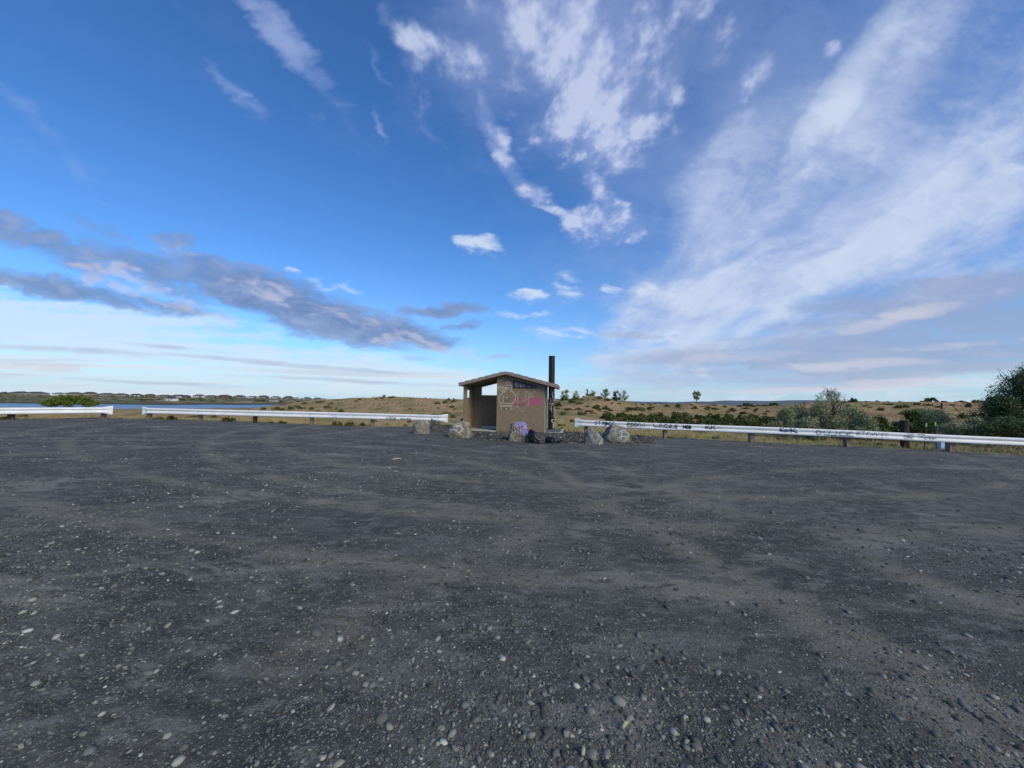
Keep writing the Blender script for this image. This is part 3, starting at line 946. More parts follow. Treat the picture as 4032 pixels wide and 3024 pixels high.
PROTO = {}
for kind, mk, n_, ls, cn, rng in (('sage', 'sage', 900, .105, 11, (.2, .36)), ('dark', 'dark', 1000, .105, 10, (.24, .42)), ('brown', 'brown', 800, .10, 9, (.2, .36)), ('silver', 'silver', 1500, .085, 12, (.2, .4))):
    PROTO[kind] = []
    for s_ in range(4):
        v, f = leaves(clumps(cn, 100 + s_ * 7 + len(kind)), n_, ls, seed=s_ + 5)
        me = bpy.data.meshes.new(kind + '_foliage')
        me.from_pydata(v.tolist(), [], f.tolist()); me.materials.append(M[mk])
        PROTO[kind].append(me)

ORD = ['first', 'second', 'third', 'fourth', 'fifth', 'sixth', 'seventh', 'eighth', 'ninth', 'tenth', 'eleventh', 'twelfth', 'thirteenth',
       'fourteenth', 'fifteenth', 'sixteenth', 'seventeenth', 'eighteenth', 'nineteenth', 'twentieth']
TENS = ['', '', 'twenty', 'thirty', 'forty', 'fifty', 'sixty', 'seventy', 'eighty', 'ninety', 'one hundred']


def ordinal(i):
    if i < 20:
        return ORD[i]
    i += 1
    if i > 100:
        return 'one hundred and ' + ordinal(i - 101)
    t, u_ = divmod(i, 10)
    if u_ == 0:
        return {3: 'thirtieth', 4: 'fortieth', 5: 'fiftieth', 6: 'sixtieth', 7: 'seventieth', 8: 'eightieth', 9: 'ninetieth', 10: 'one hundredth'}[t]
    return TENS[t] + '-' + ORD[u_ - 1]


def shrub_zone(items, ox, oy, sc, where, group, dmin=19.0, kinds=None):
    """items: (x, base y, w, h[, kind]) read off the photograph; placed where that point meets the land"""
    items = sorted(items, key=lambda t: t[0])
    for n_, it in enumerate(items):
        x_, y_, w_, h_ = it[:4]
        kd = it[4] if len(it) > 4 else ('sage' if random.random() < .6 else 'dark')
        px, py = ox + x_ / sc, oy + y_ / sc
        p, d = ground_at(px, py, dmin)
        ww = w_ / sc / F * d / 2; hh_ = h_ / sc / F * d
        o = bpy.data.objects.new({'sage': 'sagebrush_bush', 'dark': 'green_bush', 'brown': 'dry_bush', 'silver': 'silver_bush'}[kd], random.choice(PROTO[kd]))
        o.location = (p.x, p.y, p.z - .05 * hh_)
        o.scale = (ww * 1.12, max(ww, .25) * random.uniform(.8, 1.1), hh_ * 1.15)
        o.rotation_euler = (0, 0, random.uniform(0, 6.28))
        if o.scale[1] / o.scale[0] > 1.5 or o.scale[0] / o.scale[1] > 1.5:
            o.rotation_euler = (0, 0, 0)
        link(o)
        adj = {'sage': 'olive sagebrush bush', 'dark': 'dark green bush', 'brown': 'dry brown bush', 'silver': 'silvery green bush'}[kd]
        tag(o, f'{adj}, {ordinal(n_)} bush from the left {where}', 'bush', group)


# ------------------------------------------------------------------ strokes of paint
def resample(pts, step):
    out_ = [Vector(pts[0])]
    for a, b in zip(pts[:-1], pts[1:]):
        a, b = Vector(a), Vector(b)
        n_ = max(1, int((b - a).length / step))
        for t in range(1, n_ + 1):
            out_.append(a.lerp(b, t / n_))
    return out_


def smoothline(pts):
    for _ in range(2):
        q_ = [pts[0]]
        for a, b in zip(pts[:-1], pts[1:]):
            a = Vector(a); b = Vector(b)
            q_ += [a * .75 + b * .25, a * .25 + b * .75]
        q_.append(pts[-1]); pts = q_
    return pts


def strokes(name, lines, width, proj, mat, parent, step=1.2, smooth=True, inv=None):
    """ribbons of paint laid on a surface; lines in photograph points, proj puts a point on the surface"""
    mb = MB()
    for ln_ in lines:
        w_ = width
        if isinstance(ln_[0], (int, float)):
            w_ = ln_[0]; ln_ = ln_[1:]
        pts = smoothline(list(ln_)) if smooth and len(ln_) > 2 else list(ln_)
        pts = resample(pts, step)
        L, Rr = [], []
        for i_, p in enumerate(pts):
            t = Vector(pts[min(i_ + 1, len(pts) - 1)]) - Vector(pts[max(i_ - 1, 0)])
            if t.length < 1e-6:
                t = Vector((1, 0))
            t.normalize(); nn = Vector((-t.y, t.x)) * (w_ / 2) * (.85 + .3 * random.random())
            L.append(proj(p + nn)); Rr.append(proj(p - nn))
        n0 = len(mb.v)
        for a, b in zip(L, Rr):
            mb.v += [tuple(a) if a else None, tuple(b) if b else None]
        for i_ in range(len(pts) - 1):
            q4 = (n0 + 2 * i_, n0 + 2 * i_ + 1, n0 + 2 * i_ + 3, n0 + 2 * i_ + 2)
            if all(mb.v[z_] is not None for z_ in q4):
                mb.f.append(q4)
    mb.v = [p if p is not None else (0, 0, -5) for p in mb.v]
    used = sorted({i_ for f_ in mb.f for i_ in f_})
    mp_ = {u_: i_ for i_, u_ in enumerate(used)}
    o = meshobj(name, [mb.v[u_] for u_ in used], [tuple(mp_[i_] for i_ in f_) for f_ in mb.f], mat, None)
    if parent is not None:
        o.parent = parent
        o.matrix_parent_inverse = parent.matrix_world.inverted() if inv is None else inv
    return o


def zc(ox, oy, sc):
    return lambda l: [l[0]] + [(ox + a / sc, oy + b / sc) for a, b in l[1:]] if isinstance(l[0], (int, float)) else [(ox + a / sc, oy + b / sc) for a, b in l]


# ------------------------------------------------------------------ restroom building
YAW = R(9)
cs, sn = math.cos(YAW), math.sin(YAW)
# local frame: x along the facade from the right-hand corner to the left is negative; y to the back
cr = Vector((1.724, 20.4, 0.0))


def b2w(x_, y_, z_):
    return Vector((cr.x + x_ * cs + y_ * sn, cr.y - x_ * sn + y_ * cs, z_))


def facx(px, yoff=0.0):
    """local x on the facade plane (offset yoff) seen at photograph column px"""
    u_ = (px - 2016) / F
    # cr.x + x cs + y sn = u (cr.y - x sn + y cs)
    return (u_ * (cr.y + yoff * cs) - cr.x - yoff * sn) / (cs + u_ * sn)


bl = empty('restroom_building', (cr.x, cr.y, 0), -YAW)
tag(bl, 'brown stucco park restroom with low gabled roof and graffiti on its front wall', 'restroom')
LX = facx(1825)
RX = facx(1957)
PK = facx(1989, -.35)
EL = facx(1803.5, -.35)
ER = facx(2197, -.35)
PKZ, ELZ, ERZ = 3.06, 2.40, 2.345
FT = .15                                   # roof slab thickness


def under(x_):
    return PKZ + (ELZ - PKZ) * (PK - x_) / (PK - EL) if x_ < PK else PKZ + (ERZ - PKZ) * (x_ - PK) / (ER - PK)


BD = 2.75      # depth of the room
PD = 2.0       # depth of the porch
g0 = -.15
u_ = .004
# room walls: front (with window hole), right, back, left (with door)
wl = []
Wx0, Wx1 = facx(1930 + 680 / 7.54), facx(1930 + 1375 / 7.54)


def wz(py, x_):
    p = b2w(x_, 0, 0)
    return EYE + ray(2016 + p.x / p.y * F, py).z * p.y


wzb = wz(1460 + 525 / 7.54, (Wx0 + Wx1) / 2)
wza = wz(1460 + 275 / 7.54, Wx0)
wzc = wz(1460 + 440 / 7.54, Wx1)
T = .13
fr = MB()
fr.prism([(RX, g0), (Wx0, g0), (Wx0, under(Wx0) - u_), (PK, under(PK) - u_), (RX, under(RX) - u_)] if Wx0 > PK else [(RX, g0), (Wx0, g0), (Wx0, under(Wx0) - u_), (RX, under(RX) - u_)], 'y', 0, T)
fr.prism([(Wx0, g0), (Wx1, g0), (Wx1, wzb), (Wx0, wzb)], 'y', 0, T)
top = [(Wx0, wza), (Wx1, wzc), (Wx1, under(Wx1) - u_)] + ([(PK, under(PK) - u_)] if PK > Wx0 else []) + [(Wx0, under(Wx0) - u_)]
fr.prism(top, 'y', 0, T)
fr.prism([(Wx1, g0), (0, g0), (0, under(0) - u_), (Wx1, under(Wx1) - u_)], 'y', 0, T)
fw = fr.build('front_wall', M['stucco'], bl)
MB().prism([(T, g0), (BD, g0), (BD, under(0) - u_), (T, under(0) - u_)], 'x', -T, 0).build('side_wall', M['patina'], bl)['label'] = 'pale green stained side wall'
MB().prism([(RX, g0), (-T, g0), (-T, under(-T) - u_)] + ([(PK, under(PK) - u_)] if PK > RX else []) + [(RX, under(RX) - u_)], 'y', BD - T, BD).build('back_wall', M['stucco'], bl)
inn = MB()
tz = min(under(RX), under(RX + T)) - u_
inn.prism([(T, g0), (.75, g0), (.75, tz), (T, tz)], 'x', RX, RX + T)
inn.prism([(1.7, g0), (BD - T, g0), (BD - T, tz), (1.7, tz)], 'x', RX, RX + T)
inn.prism([(.75, 2.1), (1.7, 2.1), (1.7, tz), (.75, tz)], 'x', RX, RX + T)
inn.build('inner_wall', M['stucco'], bl)
dr = MB().prism([(.76, .03), (1.69, .03), (1.69, 2.09), (.76, 2.09)], 'x', RX + .03, RX + .08).build('door', M['frame'], bl)
MB().tube([(RX - .03, 1.60, 1.0), (RX - .03, 1.50, 1.0)], .015).build('handle', M['black_metal'], dr)
# porch: left privacy wall with its small opening, back wall with its large opening
lw0, lw1 = .33, 1.2
lzb, lzt = 1.80, 2.24
lw = MB()
lt = under(LX) - u_
lw.prism([(0, g0), (lw0, g0), (lw0, lt), (0, lt)], 'x', LX, LX + T)
lw.prism([(lw1, g0), (PD, g0), (PD, lt), (lw1, lt)], 'x', LX, LX + T)
lw.prism([(lw0, g0), (lw1, g0), (lw1, lzb), (lw0, lzb)], 'x', LX, LX + T)
lw.prism([(lw0, lzt), (lw1, lzt), (lw1, lt), (lw0, lt)], 'x', LX, LX + T)
lw.build('privacy_wall', M['stucco'], bl)
ox0 = facx(1898, PD); ozb = 1.60 + (1582 - 1557.5) / F * (21 + PD)
pb = MB()
pb.prism([(LX + T, g0), (ox0, g0), (ox0, under(ox0) - .02), (LX + T, under(LX + T) - .02)], 'y', PD - T, PD)
pb.prism([(ox0, .16), (RX - .002, .16), (RX - .002, ozb), (ox0, ozb)], 'y', PD - T, PD)
oa, ob = under(ox0) - .155, under(RX) - .155
pb.prism([(ox0, oa), (RX - .002, ob), (RX - .002, under(RX) - .02), (ox0, under(ox0) - .02)], 'y', PD - T, PD)
pb.build('porch_back_wall', M['stucco'], bl)
# roof slabs with stepped shingle courses
rf = MB()
yF, yB = -.35, BD + .35


def roof_side(x0, x1, n_):
    pts_top = []
    for i_ in range(n_):
        a = x0 + (x1 - x0) * i_ / n_; b = x0 + (x1 - x0) * (i_ + 1) / n_
        pts_top += [(a, under(a) + FT - (.012 if i_ == 0 else .0)), (b, under(b) + FT + .042)]
    return pts_top


EPL, EPR = EL + .04, ER - .04
lt_ = roof_side(PK, EL, 7)[::-1]
poly = [(EPL, ELZ), (PK, PKZ), (EPR, ERZ)]
rt_ = roof_side(PK, ER, 7)
poly = [(EPL, ELZ + .0), (PK, PKZ), (EPR, ERZ + .0)] + rt_[::-1][:-1] + [(PK, PKZ + FT + .03)] + lt_[::-1][1:]
# triangulation-safe: build as strips between underside and top
for x0, x1, tp in ((PK, EL, roof_side(PK, EL, 7)), (PK, ER, roof_side(PK, ER, 7))):
    for i_ in range(7):
        (a, za), (b, zb_) = tp[2 * i_], tp[2 * i_ + 1]
        e = EPL if x1 == EL else EPR
        b2 = e if i_ == 6 else b
        quad = [(a, under(a)), (b2, under(b2)), (b, zb_), (a, za + .012)]
        if x1 == EL:
            quad = quad[::-1]
        rf.prism(quad, 'y', yF, yB)
rf.build('roof', M['roof'], bl)
# window
wf = MB()
ww = .06
I = [(Wx0 + ww, wzb + ww), (Wx1 - ww, wzb + ww), (Wx1 - ww, wzc - ww * .9), (Wx0 + ww, wza - ww * 1.2)]
O = [(Wx0, wzb), (Wx1, wzb), (Wx1, wzc), (Wx0, wza)]
for i_ in range(4):
    wf.prism([O[i_], O[(i_ + 1) % 4], I[(i_ + 1) % 4], I[i_]], 'y', -.012, .06)
wn_ = wf.build('window_frame', M['frame'], bl)
gl = MB().prism(I, 'y', .025, .04).build('pane', M['glass'], wn_)
# sign plate faintly visible on the wall, and small plate lower right
MB().prism([(facx(1979), wz(1616, -2)), (facx(2008), wz(1616, -2)), (facx(2008), wz(1563, -2)), (facx(1979), wz(1563, -2))], 'y', -.006, -.001).build(
    'wall_plate', pmat('painted_over_plate', (.165, .122, .082), (.18, .135, .092), 4, .8), bl)
MB().prism([(facx(2104), wz(1633, -.5)), (facx(2110), wz(1633, -.5)), (facx(2110), wz(1615, -.5)), (facx(2104), wz(1615, -.5))], 'y', -.004, -.001).build(
    'paint_patch', pmat('grey_green_patch', (.22, .22, .17), (.18, .15, .11), 20, .9), bl)
bpy.context.view_layer.update()


def planeproj(yoff):
    nrm = Vector((-sn, -cs, 0)); p0 = b2w(0, yoff, 0)

    def f_(p):
        r_ = ray(p[0], p[1]); o_ = Vector((0, 0, EYE))
        t = (p0 - o_).dot(nrm) / r_.dot(nrm)
        return o_ + r_ * t
    return f_


wp = planeproj(-.010)
Z2 = zc(1930, 1460, 7.54)
strokes('graffiti_lettering', [Z2(l) for l in [
    [(215, 465), (300, 455), (370, 460), (420, 490), (455, 530), (445, 590), (455, 610), (400, 620), (320, 590), (260, 540), (215, 465)],
    [(285, 490), (330, 515), (365, 525), (375, 480)], [(365, 525), (400, 560), (430, 530), (400, 565), (375, 610)],
    [(590, 590), (625, 560), (640, 500), (630, 430), (590, 370), (510, 320), (480, 350), (465, 420), (460, 490), (475, 550), (520, 575)],
    [(510, 395), (515, 440), (605, 435)], [(470, 510), (545, 490), (550, 550)],
    [(455, 625), (400, 640), (340, 680), (275, 750), (252, 800), (258, 870), (287, 905), (285, 995)],
    [(285, 960), (400, 958), (560, 965), (690, 975), (735, 880), (765, 790), (740, 720), (690, 640), (600, 590)],
    [(305, 1020), (450, 1018), (640, 1022)], [(280, 1055), (450, 1057), (660, 1053)],
    [(395, 745), (418, 765), (395, 785), (374, 765), (395, 745)], [2.6, (452, 798), (532, 798)], [(505, 828), (505, 858)],
    [(318, 1100), (350, 1105), (330, 1130), (325, 1168)], [(485, 1100), (500, 1120), (485, 1180), (472, 1120), (485, 1100)], [(600, 1108), (632, 1105), (615, 1168)],
    [(385, 800), (385, 960)]]], 2.5, wp, M['pcream'], fw)
strokes('graffiti_lettering', [Z2(l) for l in [
    [(760, 760), (832, 612), (825, 820), (822, 1058)], [(670, 1162), (695, 1125), (825, 1055), (870, 1150), (940, 1215), (1000, 1190), (1022, 1100)],
    [(1015, 645), (1050, 610), (1102, 590), (1050, 740), (960, 940)], [(960, 940), (1000, 880), (1080, 860), (1160, 770), (1240, 700), (1310, 600), (1342, 640)],
    [(1155, 605), (1147, 800), (1140, 1060), (1075, 1012)], [2.6, (1180, 655), (1200, 665)], [(1145, 798), (1240, 780), (1302, 745), (1296, 830)]]], 2.3, wp, M['pgrey'], fw)
sc_ = []
g_ = random.Random(3)
for i_ in range(13):
    x0 = 1150 + i_ * 28
    sc_.append([(x0, 800 + 18 * (i_ % 3)), (x0 + 30, 860), (x0 - 10, 930), (x0 + 25, 1005 - i_ * 2)])
wp2 = planeproj(-.007)
strokes('graffiti_lettering', [Z2(l) for l in [
    [(700, 1035), (655, 960), (700, 840), (760, 790), (850, 770), (900, 800), (940, 880), (925, 960), (915, 1060)],
    [(930, 830), (1000, 795), (1060, 830), (1062, 950), (1040, 1040), (930, 1052)], [(790, 830), (860, 840), (840, 940), (780, 1020)],
    [(700, 930), (940, 920)], [(760, 1050), (1050, 1050), (1200, 1010), (1530, 985)], [(1100, 780), (1250, 800), (1330, 700), (1360, 800), (1530, 825), (1540, 900), (1525, 990)],
    [(1150, 900), (1350, 860), (1520, 900)], [(1180, 960), (1300, 940), (1500, 960)]] + sc_], 2.3, wp2, M['ppink'], fw)
wp3 = planeproj(-.004)
strokes('graffiti_lettering', [Z2(l) for l in [[9, (1165, 850), (1330, 800), (1500, 870)], [8, (1165, 930), (1330, 890), (1500, 925)], [5, (1160, 985), (1300, 960), (1460, 965)],
                                     [7, (720, 860), (850, 820), (920, 860)], [6, (700, 990), (850, 1010), (1040, 1000)], [6, (960, 860), (1040, 880)], [7, (1310, 760), (1330, 740)]]], 8, wp3, M['ppink2'], fw)
gp = planeproj(.018)
strokes('graffiti_lettering', [Z2(l) for l in [[(712, 410), (760, 370), (800, 340), (797, 500)], [(905, 355), (888, 400), (893, 495)], [(900, 480), (940, 465), (905, 430)],
                                     [(1030, 375), (945, 460), (1040, 500)], [(1148, 405), (1165, 498)]]], 1.5, gp, M['pw'], gl)
strokes('graffiti_lettering', [Z2([6.5, (1328, 452), (1328, 500)])], 6, planeproj(.016), M['pw'], gl, smooth=False)

# concrete slab under the porch and the vault lid beside the pipe
slab = MB().prism([(LX - 1.45, -.75), (RX + .15, -.75), (RX - .01, -.02), (RX - .01, PD + 1.2), (LX - 1.45, PD + 1.2)], 'z', -.2, .035)
so = slab.build('concrete_slab', M['concrete'], None, bevel=.01)
so.location = (cr.x, cr.y, 0); so.rotation_euler = (0, 0, -YAW)
tag(so, 'pale concrete slab in front of the restroom porch', 'slab')
vl = empty('vault_cover', (cr.x, cr.y, 0), -YAW)
tag(vl, 'low concrete vault apron with flat dark lid at the foot of the black pipe', 'vault cover')
MB().prism([(.004, -.1), (.75, -.1), (.98, .35), (.98, 2.6), (.004, 2.6)], 'z', -.2, .03).build('apron', M['concrete'], vl, bevel=.01)
MB().box((.10, .12, .031), (.85, 2.2, .075)).build('lid', M['coarse'] if False else pmat('grey_lid', (.10, .10, .10), (.15, .15, .14), 5), vl, bevel=.01)

# vent pipe
PD_ = 21.9
pcx = (P(2159.5, 1550, PD_).x + P(2184, 1550, PD_).x) / 2
prd = (P(2184, 1550, PD_).x - P(2159.5, 1550, PD_).x) / 2
ptop = P(2171, 1403, PD_).z
vp = empty('vent_pipe', (pcx, PD_, 0))
tag(vp, 'tall black vent pipe covered in white tags against the restroom wall', 'vent pipe')
MB().tube([(0, 0, .02), (0, 0, 1.5), (0, 0, ptop)], prd, 28).build('pipe', M['black_metal'], vp, smooth=False)
MB().tube([(0, 0, ptop), (0, 0, ptop + .012)], prd * 1.05, 28).build('cap_ring', M['black_metal'], vp)
MB().tube([(0, 0, .075), (0, 0, .10)], prd * 1.25, 28).build('base_flange', M['black_metal'], vp)
for p_ in vp.children:
    pass
bpy.context.view_layer.update()


def cylproj(cx, cy, rad):
    def f_(p):
        r_ = ray(p[0], p[1])
        a = r_.x ** 2 + 1; b = -2 * (r_.x * cx + cy); c_ = cx * cx + cy * cy - rad * rad
        dd = b * b - 4 * a * c_
        if dd < 0:
            return None
        t = (-b - math.sqrt(dd)) / (2 * a)
        return Vector((r_.x * t, t, EYE + r_.z * t))
    return f_


cp = cylproj(pcx, PD_, prd + .006)
ZP = zc(2080, 1380, 4.61)
pipe_o = [o for o in vp.children if o.name.startswith('pipe')][0]
strokes('graffiti_lettering', [ZP(l) for l in [[(430, 690), (402, 762), (462, 750), (430, 690)], [(380, 825), (385, 800), (440, 780), (445, 862)], [(462, 750), (440, 785)],
                                     [(395, 860), (415, 930), (378, 978)], [(378, 978), (440, 968), (470, 952)], [(375, 1022), (418, 1020), (425, 1112)], [(440, 985), (420, 1020)],
                                     [(385, 1075), (410, 1050)], [2.4, (465, 1260), (430, 1250), (420, 1290), (465, 1310)], [2.4, (465, 1310), (445, 1360), (470, 1350), (448, 1408)],
                                     [(474, 880), (463, 900), (473, 920)], [(470, 1030), (472, 1200)]]], 1.7, cp, M['pw'], pipe_o)
strokes('graffiti_lettering', [ZP([4, (466, 965), (468, 1015)]), ZP([2, (470, 1100), (468, 1180)])], 4, cp, M['pred'], pipe_o)


# ------------------------------------------------------------------ guardrails
PROFILE = [(-.156, .03), (-.150, .0), (-.118, -.005), (-.085, -.062), (-.068, -.066), (-.040, -.030), (-.014, .0), (.014, .0), (.040, -.030), (.068, -.066), (.085, -.062), (.118, -.005), (.150, .0), (.156, .03)]
PT_ = [p[0] for p in PROFILE]; PO_ = [p[1] - .02 for p in PROFILE]
# photo: two rounded ridges facing the lot with a groove between
PROFILE = [(-.158, .004), (-.150, -.018), (-.136, -.036), (-.112, -.046), (-.070, -.046), (-.045, -.028), (-.020, .004), (.020, .004), (.045, -.028), (.070, -.046), (.112, -.046), (.136, -.036), (.150, -.018), (.158, .004)]


def prof_off(t):
    return float(np.interp(t, [p[0] for p in PROFILE], [p[1] for p in PROFILE]))


def guardrail(label, pts, ends, posts, scale=1.0, name='guardrail'):
    """pts: top-line points (px, y of rail top, depth); ends: (left flare, right flare) ; posts: list of (px, base y, depth offset, material, width)"""
    ctr = []
    for px, py, d in pts:
        p = P(px, py, d)
        ctr.append(Vector((p.x, p.y, p.z - .16 * scale)))
    root = empty(name, (ctr[0].x, ctr[0].y, lz(ctr[0].x, ctr[0].y)))
    tag(root, label, 'guardrail', 'white guardrails along the edge of the lot')
    bpy.context.view_layer.update()
    # resample
    line = [ctr[0]]
    for a, b in zip(ctr[:-1], ctr[1:]):
        n_ = max(1, int((b - a).length / .25))
        for t in range(1, n_ + 1):
            line.append(a.lerp(b, t / n_))
    L = [0]
    for a, b in zip(line[:-1], line[1:]):
        L.append(L[-1] + (b - a).length)
    tot = L[-1]
    FL = .62
    v, nrm = [], []

    def section(p, nv, flare, flat, wob=0):
        return [p + Vector((nv.x, nv.y, 0)) * (o_ * scale * flat + wob) + Vector((0, 0, t_ * scale * flare)) for t_, o_ in PROFILE]
    rows = []
    for i_, p in enumerate(line):
        tdir = (line[min(i_ + 1, len(line) - 1)] - line[max(i_ - 1, 0)]); tdir.z = 0; tdir.normalize()
        nv = Vector((-tdir.y, tdir.x, 0))          # pointing away from the lot
        rows.append((p, nv, L[i_]))

    def beam_rows(lo, hi):
        return [section(p, nv, 1, 1) for p, nv, s_ in rows if lo - 1e-4 <= s_ <= hi + 1e-4]

    def skin(rws, nm):
        n_ = len(PROFILE); vv = [q_ for r_ in rws for q_ in r_]
        ff = [(i_ * n_ + j_, i_ * n_ + j_ + 1, (i_ + 1) * n_ + j_ + 1, (i_ + 1) * n_ + j_) for i_ in range(len(rws) - 1) for j_ in range(n_ - 1)]
        o = meshobj(nm, [tuple(q_ - root.location) for q_ in vv], ff, M['rail'], root, smooth=True)
        sm = o.modifiers.new('thick', 'SOLIDIFY'); sm.thickness = .006; sm.offset = 0; sm.use_rim = False
        return o
    e0 = FL if ends[0] else 0; e1 = FL if ends[1] else 0
    # sections of beam lap every four posts
    cuts = [e0]
    while cuts[-1] + 7.62 < tot - e1 - 1:
        cuts.append(cuts[-1] + 7.62)
    cuts.append(tot - e1)
    beams = []
    for a, b in zip(cuts[:-1], cuts[1:]):
        # interpolate precise rows
        ss = np.arange(a, b, .5).tolist() + [b]
        rws = []
        for s_ in ss:
            i_ = min(range(len(L)), key=lambda z_: abs(L[z_] - s_))
            i0_ = max(0, min(len(L) - 2, i_ - (1 if L[i_] > s_ else 0)))
            t = (s_ - L[i0_]) / (L[i0_ + 1] - L[i0_] + 1e-9)
            rws.append(section(line[i0_].lerp(line[i0_ + 1], t), rows[i0_][1], 1 + (.012 if False else 0), 1, .008 * math.sin(s_ * 1.3)))
        bo = skin(rws, 'rail_beam')
        beams.append(bo)
    for side in (0, 1):
        if not ends[side]:
            continue
        rws = []
        for t in np.linspace(0, 1, 12):
            s_ = FL * (1 - t) if side == 0 else tot - FL * (1 - t)
            i_ = min(range(len(L)), key=lambda z_: abs(L[z_] - s_))
            i0_ = max(0, min(len(L) - 2, i_ - (1 if L[i_] > s_ else 0)))
            tt = (s_ - L[i0_]) / (L[i0_ + 1] - L[i0_] + 1e-9)
            k_ = float(sst(.25, 1, np.array(t)))
            rws.append(section(line[i0_].lerp(line[i0_ + 1], tt), rows[i0_][1], 1 + .48 * k_, 1 - .85 * k_, .05 * k_ - .004))
        if side == 0:
            rws = rws[::-1]
        skin(rws, 'end_flare')
    # posts
    for (px, base_y, mt, wdt) in posts:
        r_ = ray(px, base_y)
        # depth of rail at this column
        best = min(line, key=lambda q_: abs(q_.x / q_.y - r_.x))
        d = best.y + .19
        x_ = r_.x * d
        zt = best.z + .13
        zb = lz(x_, d) - .3
        hw = wdt / 2
        MB().box((x_ - hw, d - .07, zb), (x_ + hw, d + .12, zt)).build('post', M[mt], root, bevel=.008).location = -root.location
        MB().box((x_ - .05, d - .16, zt - .27), (x_ + .05, d - .072, zt - .02)).build('spacer_block', M['wood'], root).location = -root.location
        bolt = MB()
        bolt.tube([(x_, best.y - .0, best.z), (x_, best.y - .012, best.z)], .022, 8)
        bolt.build('bolt', M['steel'], root).location = -root.location

    def proj(p):
        r_ = ray(p[0], p[1])
        # nearest segment in plan
        best_ = None
        for (a, b) in zip(ctr[:-1], ctr[1:]):
            e = b - a
            # point a+t e with x = r.x*y
            den = e.x - r_.x * e.y
            if abs(den) < 1e-9:
                continue
            t = (r_.x * a.y - a.x) / den
            if -.02 <= t <= 1.02:
                best_ = (a + e * t, e); break
        if best_ is None:
            return None
        c_, e = best_
        nv = Vector((-e.y, e.x, 0)).normalized()
        z_ = EYE + r_.z * c_.y
        t_ = (z_ - c_.z) / scale
        if abs(t_) > .155:
            return None
        off = prof_off(t_) * scale - .012
        return Vector((c_.x, c_.y, z_)) + nv * off
    bpy.context.view_layer.update()
    return root, beams, proj


gA, bA, prA = guardrail('white guardrail at the far left, ending beside the gap toward the lake',
                        [(-330, 1610, 17.3), (40, 1605, 19.6), (445, 1603.5, 22.2)], (0, 1),
                        [(40, 1664, 'dark_wood', 0.20), (406, 1657, 'wood', 0.16)], 1.06)
gB, bB, prB = guardrail('long white guardrail between the gap and the restroom, tagged in black near its right end',
                        [(558, 1605.5, 22.5), (800, 1611.5, 22.2), (1250, 1622, 21.8), (1763, 1635, 21.2)], (1, 1),
                        [(586, 1657, 'wood', 0.18), (788, 1660, 'wood', 0.16), (1003, 1664, 'dark_wood', 0.16), (1226, 1675, 'wood', 0.16), (1465, 1682, 'wood', 0.16), (1700, 1690, 'wood', 0.16)], 1.04)
gC, bC, prC = guardrail('long white guardrail right of the restroom, covered in graffiti tags',
                        [(2264, 1652.5, 20.1), (2557, 1665, 19.2), (2964, 1679, 18.1), (3340, 1694, 17.0), (3743, 1713, 16.2), (4032, 1725, 15.8), (4500, 1745, 15.0)], (1, 0),
                        [(2308, 1704, 'wood', 0.16), (2619, 1724, 'wood', 0.16), (2960, 1738, 'wood', 0.20), (3338, 1758, 'wood', 0.20), (3745, 1783, 'wood', 0.25), (4200, 1805, 'wood', 0.16)], 1.0)


def pick(beams, xw):
    """the beam whose span covers world x"""
    best = None
    for b_ in beams:
        xs_ = [(b_.matrix_world @ v_.co).x for v_ in b_.data.vertices]
        if min(xs_) - .3 <= xw <= max(xs_) + .3:
            best = b_
    return best or beams[0]


def rail_tag(lines, px, d, width, proj, mat, beams):
    if len(lines) > 5:
        for a in range(0, len(lines), 2):
            rail_tag(lines[a:a + 2], px, d, width, proj, mat, beams)
        return
    strokes('graffiti_lettering', lines, width * 1.4, proj, M[mat], pick(beams, (px - 2016) / F * d), step=1.0)


